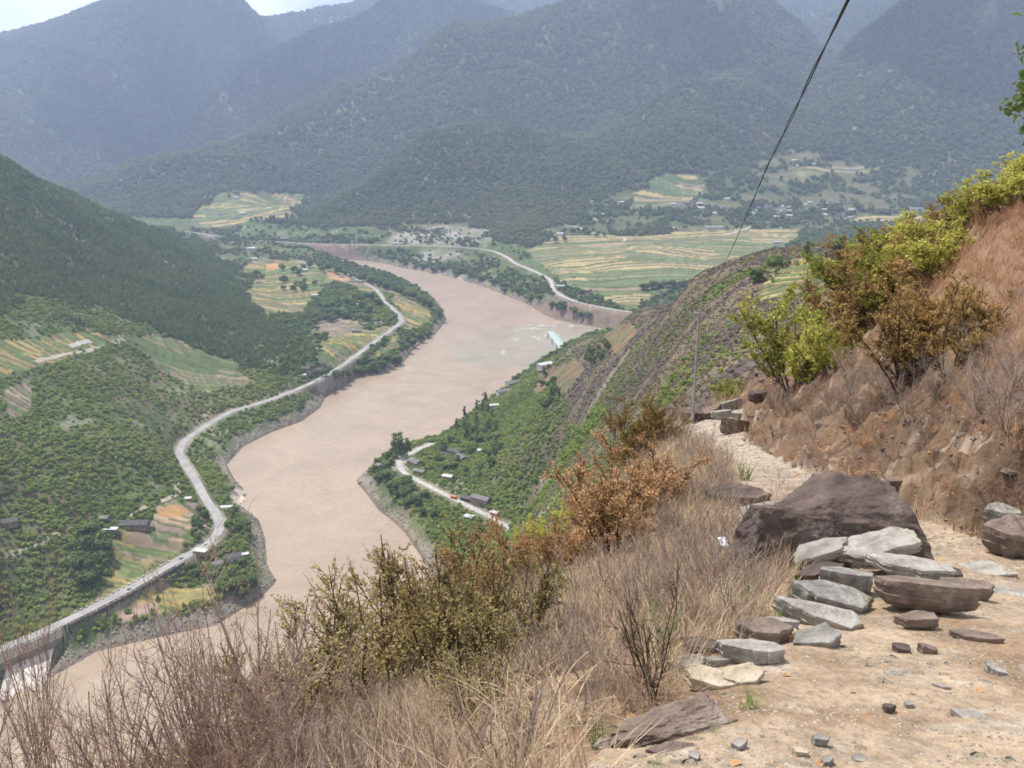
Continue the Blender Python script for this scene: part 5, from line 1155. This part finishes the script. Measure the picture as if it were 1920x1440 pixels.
SL = [ # u, v, width px, thickness px, colour, label, aspect, rz, tx, ty, lift
 (1654,1072,190,32,'pale','long pale slab lying on top of the stack against the dark boulder',.5,4,6,-3,.24),
 (1532,1072,115,22,'grey','pale grey slab tilted down at the river end of the stack top',.55,12,8,-14,.17),
 (1537,1092,85,30,'dark','small dark faced stone wedged under the tilted grey slab',.6,15,5,-8,.04),
 (1590,1108,95,42,'grey','angular grey stone in the middle of the stack',.7,-20,16,8,.05),
 (1566,1140,135,42,'grey','tan and grey block under the angular stone',.6,-6,6,5,.02),
 (1548,1168,150,32,'pale','long pale edged stone below the tan block',.42,-12,8,6,.0),
 (1712,1142,175,48,'brown','big purple brown slab at the trail side of the stack',.62,-4,14,6,.10),
 (1702,1098,150,26,'pale','pale grey slab leaning behind the big purple brown one',.55,-14,16,8,.14),
 (1718,1178,75,22,'brown','thin brown stone jutting below the big purple brown slab',.6,8,0,0,.04),
 (1807,1118,80,30,'brown','brown ledge stone at the trail edge right of the stack',.7,-10,4,4,.03),
 (1772,1092,60,26,'dark','dark stone under the trail end of the long pale slab',.7,-10,4,4,.05),
 (1424,1200,100,40,'brown','brown faced stone with pale top at the low end of the stack',.6,-18,10,10,.02),
 (1526,1205,85,26,'grey','flat grey stone lying in front of the stack',.7,-15,10,6,0),
 (1480,1200,45,22,'yellow','ochre chip of stone next to the flat grey one',.7,20,8,0,0),
 (1417,1240,120,38,'pale','broad pale brown stone beside the trail below the stack',.55,4,8,-2,.02),
 (1462,1185,60,30,'pale','pale wedge behind the ochre chip',.7,-30,12,0,.02),
 (1296,1253,48,22,'grey','small blue grey stone at the foot of the sapling',.7,0,6,0,0),
 (1342,1247,48,20,'grey','small grey slab between the blue grey stone and the broad one',.6,10,6,0,0),
 (1326,1290,95,34,'cream','cream coloured slab at the sapling side of the trail',.62,3,8,0,.01),
 (1392,1278,75,18,'cream','thin cream slab next to the bigger cream one',.6,-6,6,0,.02),
 (1310,1225,70,36,'dark','dark brown lump behind the small grey stones',.8,0,0,0,.0),
 (1275,1405,105,14,'brown','flat brown rock flush with the trail at the bottom',.45,10,4,-6,-.02),
 (1382,948,135,30,'dark','long dark slab on the outer trail edge beyond the boulder',.4,8,6,-6,.06),
 (1418,975,95,30,'pale','pale grey slab under the long dark one beyond the boulder',.55,10,10,-6,.0),
 (1367,775,52,22,'pale','pale slab leaning up by the pole',.5,20,25,-20,.3),
 (1333,778,50,18,'brown','reddish slab beside the pole rocks',.5,40,20,-25,.2),
 (1350,786,40,20,'pale','pale block in front of the pole rocks',.8,0,10,0,.1),
 (1302,775,70,22,'dark','dark rock outcrop right behind the pole foot',.6,0,0,0,.3),
 (1390,782,50,14,'pale','low pale slab between the pole rocks and the bank',.6,-10,5,0,.05),
 (1372,812,58,36,'brown','brown rock at the inner side of the trail bend',.7,0,10,0,.1),
 (1420,756,38,22,'dark','dark rock on the bank above the pole rocks',.7,10,0,0,.2),
 (1900,1040,95,55,'brown','rounded brown rock at the foot of the bank by the picture edge',.8,0,0,0,.1),
 (1890,965,80,40,'pale','pale rock sticking out of the cut bank near the picture edge',.7,-15,10,-5,-.1),
 (1640,900,60,22,'dark','dark ledge at the foot of the bank behind the boulder',.5,12,0,-2,-.12),
 (1690,895,55,20,'brown','brown ledge next to the dark one behind the boulder',.5,-8,0,-2,-.14),
 (1867,1262,38,18,'pale','small pale stone lying by itself on the trail near the picture edge',.7,-20,10,0,0),
 (1665,1335,22,15,'dark','small dark pebble casting a shadow mid trail',.8,0,0,0,.01),
 (1535,1397,30,20,'grey','grey pebble low on the trail',.8,30,0,0,.01),
 (1703,1325,18,10,'grey','tiny grey pebble right of the dark one',.8,0,0,0,.005),
 (1386,1402,26,16,'pale','pale round pebble near the long brown rock',.9,0,0,0,.005),
 (1302,1425,22,14,'pale','white pebble at the bottom of the trail',.9,0,0,0,.005),
 (1500,1415,26,14,'cream','cream pebble at the bottom of the trail',.8,0,0,0,.005),
 (1552,1432,28,14,'grey','grey chip on the bottom edge of the trail',.7,25,0,0,.005),
 (1612,1425,26,9,'grey','flat grey chip right of the bottom edge pebbles',.7,0,0,0,0),
 (1830,1345,70,10,'pale','pale flat rock showing through the trail on the right',.6,-35,0,0,-.02),
 (1765,1290,30,10,'pale','thin pale flake across the trail',.4,-15,0,0,-.005),
 (1690,1265,60,9,'pale','pale flush slab in the middle of the trail',.5,-20,0,0,-.02),
 (1830,1200,80,16,'brown','low brown ledge where the trail steps up',.4,-25,6,0,0),
 (1740,1225,40,20,'brown','brown stone at the near end of the trail step',.6,-15,6,0,0),
 (1690,1222,28,16,'dark','small dark stone below the step',.7,0,0,0,0),
 (1840,1070,120,12,'pale','pale flat rock in the trail right of the boulder',.5,-8,0,0,-.03),
 (1890,1110,100,12,'pale','second pale flat rock in the trail near the picture edge',.5,-12,0,0,-.03),
]
for a_ in SL: slab(*a_[:6], *a_[6:])
def boulder(name, label, p, size, seed, mat, rz=0, cuts=9, rough=.05, n=56, shear=0):
    r = np.random.default_rng(seed); V, F = cube_sphere(n)
    for k in range(cuts):
        nn = r.normal(size=3); nn[2] = abs(nn[2])*.8; nn /= np.linalg.norm(nn); d = V@nn; V = V-np.outer(np.maximum(0, d-.58-.22*r.random())*.95, nn)
    f = fbm(V[:, 0]*2.2+V[:, 2]*1.3, V[:, 1]*2.2-V[:, 2]*1.7, 7, seed, .6)*rough*2.6+(ridged(V[:, 0]*3+V[:, 2], V[:, 1]*3+V[:, 2]*2, 6, seed+3)-.5)*rough*3
    V = V*(1+f[:, None]); V[:, 0] += shear*V[:, 2]; V = V*np.array(size)
    o = mesh_np(name, V, F, mat, True); tag(o, label, 'rock'); o.location = p; o.rotation_euler = (0, 0, rz); return o
bp_ = hit2(1640, 1075, 2, 75); 
boulder('boulder', 'great dark purple brown boulder standing over the stacked slabs', bp_+Vector((-.12, .8, .06)), (1.16, .75, .74), 5, RM['dark'], rad(-8), shear=.12)
boulder('boulder', 'low sloping dark rock on the river side of the great boulder', hit2(1465, 1070, 2, 75)+Vector((.1, .5, .06)), (.72, .5, .56), 8, RM['dark'], rad(20))
boulder('long_rock', 'long rough brown rock at the near outer edge of the trail', hit2(1262, 1372, 2, 30)+Vector((0, 0, .03)), (.37, .13, .10), 14, RM['brown'], rad(24), rough=.09, cuts=6)
# crumpled paper
pp_ = hit2(1348, 1060, 3, 30)+Vector((0, 0, .22)); r = np.random.default_rng(4); V = np.array([(x*.05, y*.04, r.uniform(0, .04)) for y in range(4) for x in range(4)])
o = mesh_np('paper_scrap', V, np.array([(i*4+j, i*4+j+1, i*4+5+j, i*4+4+j) for i in range(3) for j in range(3)]), plain('white_paper', (.75,.75,.80), .8, .05, 1), False); tag(o, 'small crumpled white paper scrap caught in the dry grass', 'litter'); o.location = pp_; o.rotation_euler = (.6, .2, .4)
# pebbles on the trail
pv_, pf_ = cube_sphere(2); r = np.random.default_rng(9); pv_ = pv_*(1+r.normal(0, .12, (len(pv_), 1)))*[.5, .38, .2]
pg = hit2(1600, 1300, 2, 20); pbo = mesh_np('pebble', pv_, pf_, RM['pale'], False); pbo.location = pg; pbo.scale = (.03,)*3; tag(pbo, 'single pale pebble lying in the middle of the trail soil', 'stone')
PEB = leaf_mat('pebble_mix', (.15,.115,.085), (.36,.31,.26), wscale=3, trans=0)
scatter('gravel', z_path & (YY > 2), .038, .0065, .5, pbo, PEB, 65, zs=(.6, 1.4), amax=.79, sink=.05, dens=np.clip(.6+fbm(XX/.4, YY/.4, 3, 600)*1.3, .05, 1.4))
scatter('stone_chips', z_path & (YY > 2), .17, .014, .5, pbo, RM['cream'], 66, zs=(.4, 1.0), amax=.79, sink=.1, dens=np.clip(.35+fbm(XX/.9, YY/.9, 3, 601)*1.5, .02, 1))
scatter('bank_rubble', bank & (YY > 5) & (soft(upper, 6) < .4), .22, .016, .8, pbo, RM['brown'], 67, zs=(.6, 1.5), amax=.79, sink=.2, dens=np.clip(.3+fbm(XX/.7, YY/.7, 3, 602)*1.2, .02, 1))

# clouds drifting above the air layer; their shadows lie on the far slopes
CLM = plain('cloud_white', (.85,.85,.87), 1, .03, .001, 0)
def cloud(target, size, seed, z=3300):
    r = np.random.default_rng(seed); P = []
    for k in range(9):
        V, F = cube_sphere(14); c = np.array([r.uniform(-.8, .8), r.uniform(-.5, .5), r.uniform(-.04, .1)])*size; V = V*(1+fbm(V[:, 0]*2+V[:, 2]+k, V[:, 1]*2-V[:, 2], 4, seed+k)[:, None]*.45)*np.array([.42, .36, .14])*size*r.uniform(.6, 1.1); P.append((V+c, F))
    g = join(P); o = mesh_np('cloud', g[0], g[1], CLM, True); t = (z-target.z)/sdir.z; o.location = target+sdir*t; tag(o, kind='structure'); return o
def far_pt(u, v, Y): a, q = aq(u, v); return Vector((float(a*Y), Y, CZ+float(q*Y)))
cloud(far_pt(270, 230, 6900), 800, 1); cloud(far_pt(700, 70, 7500), 1050, 2); cloud(far_pt(1870, 10, 4900), 700, 3); cloud(far_pt(330, 70, 8300), 550, 4); cloud(far_pt(1330, 60, 5400), 350, 5)
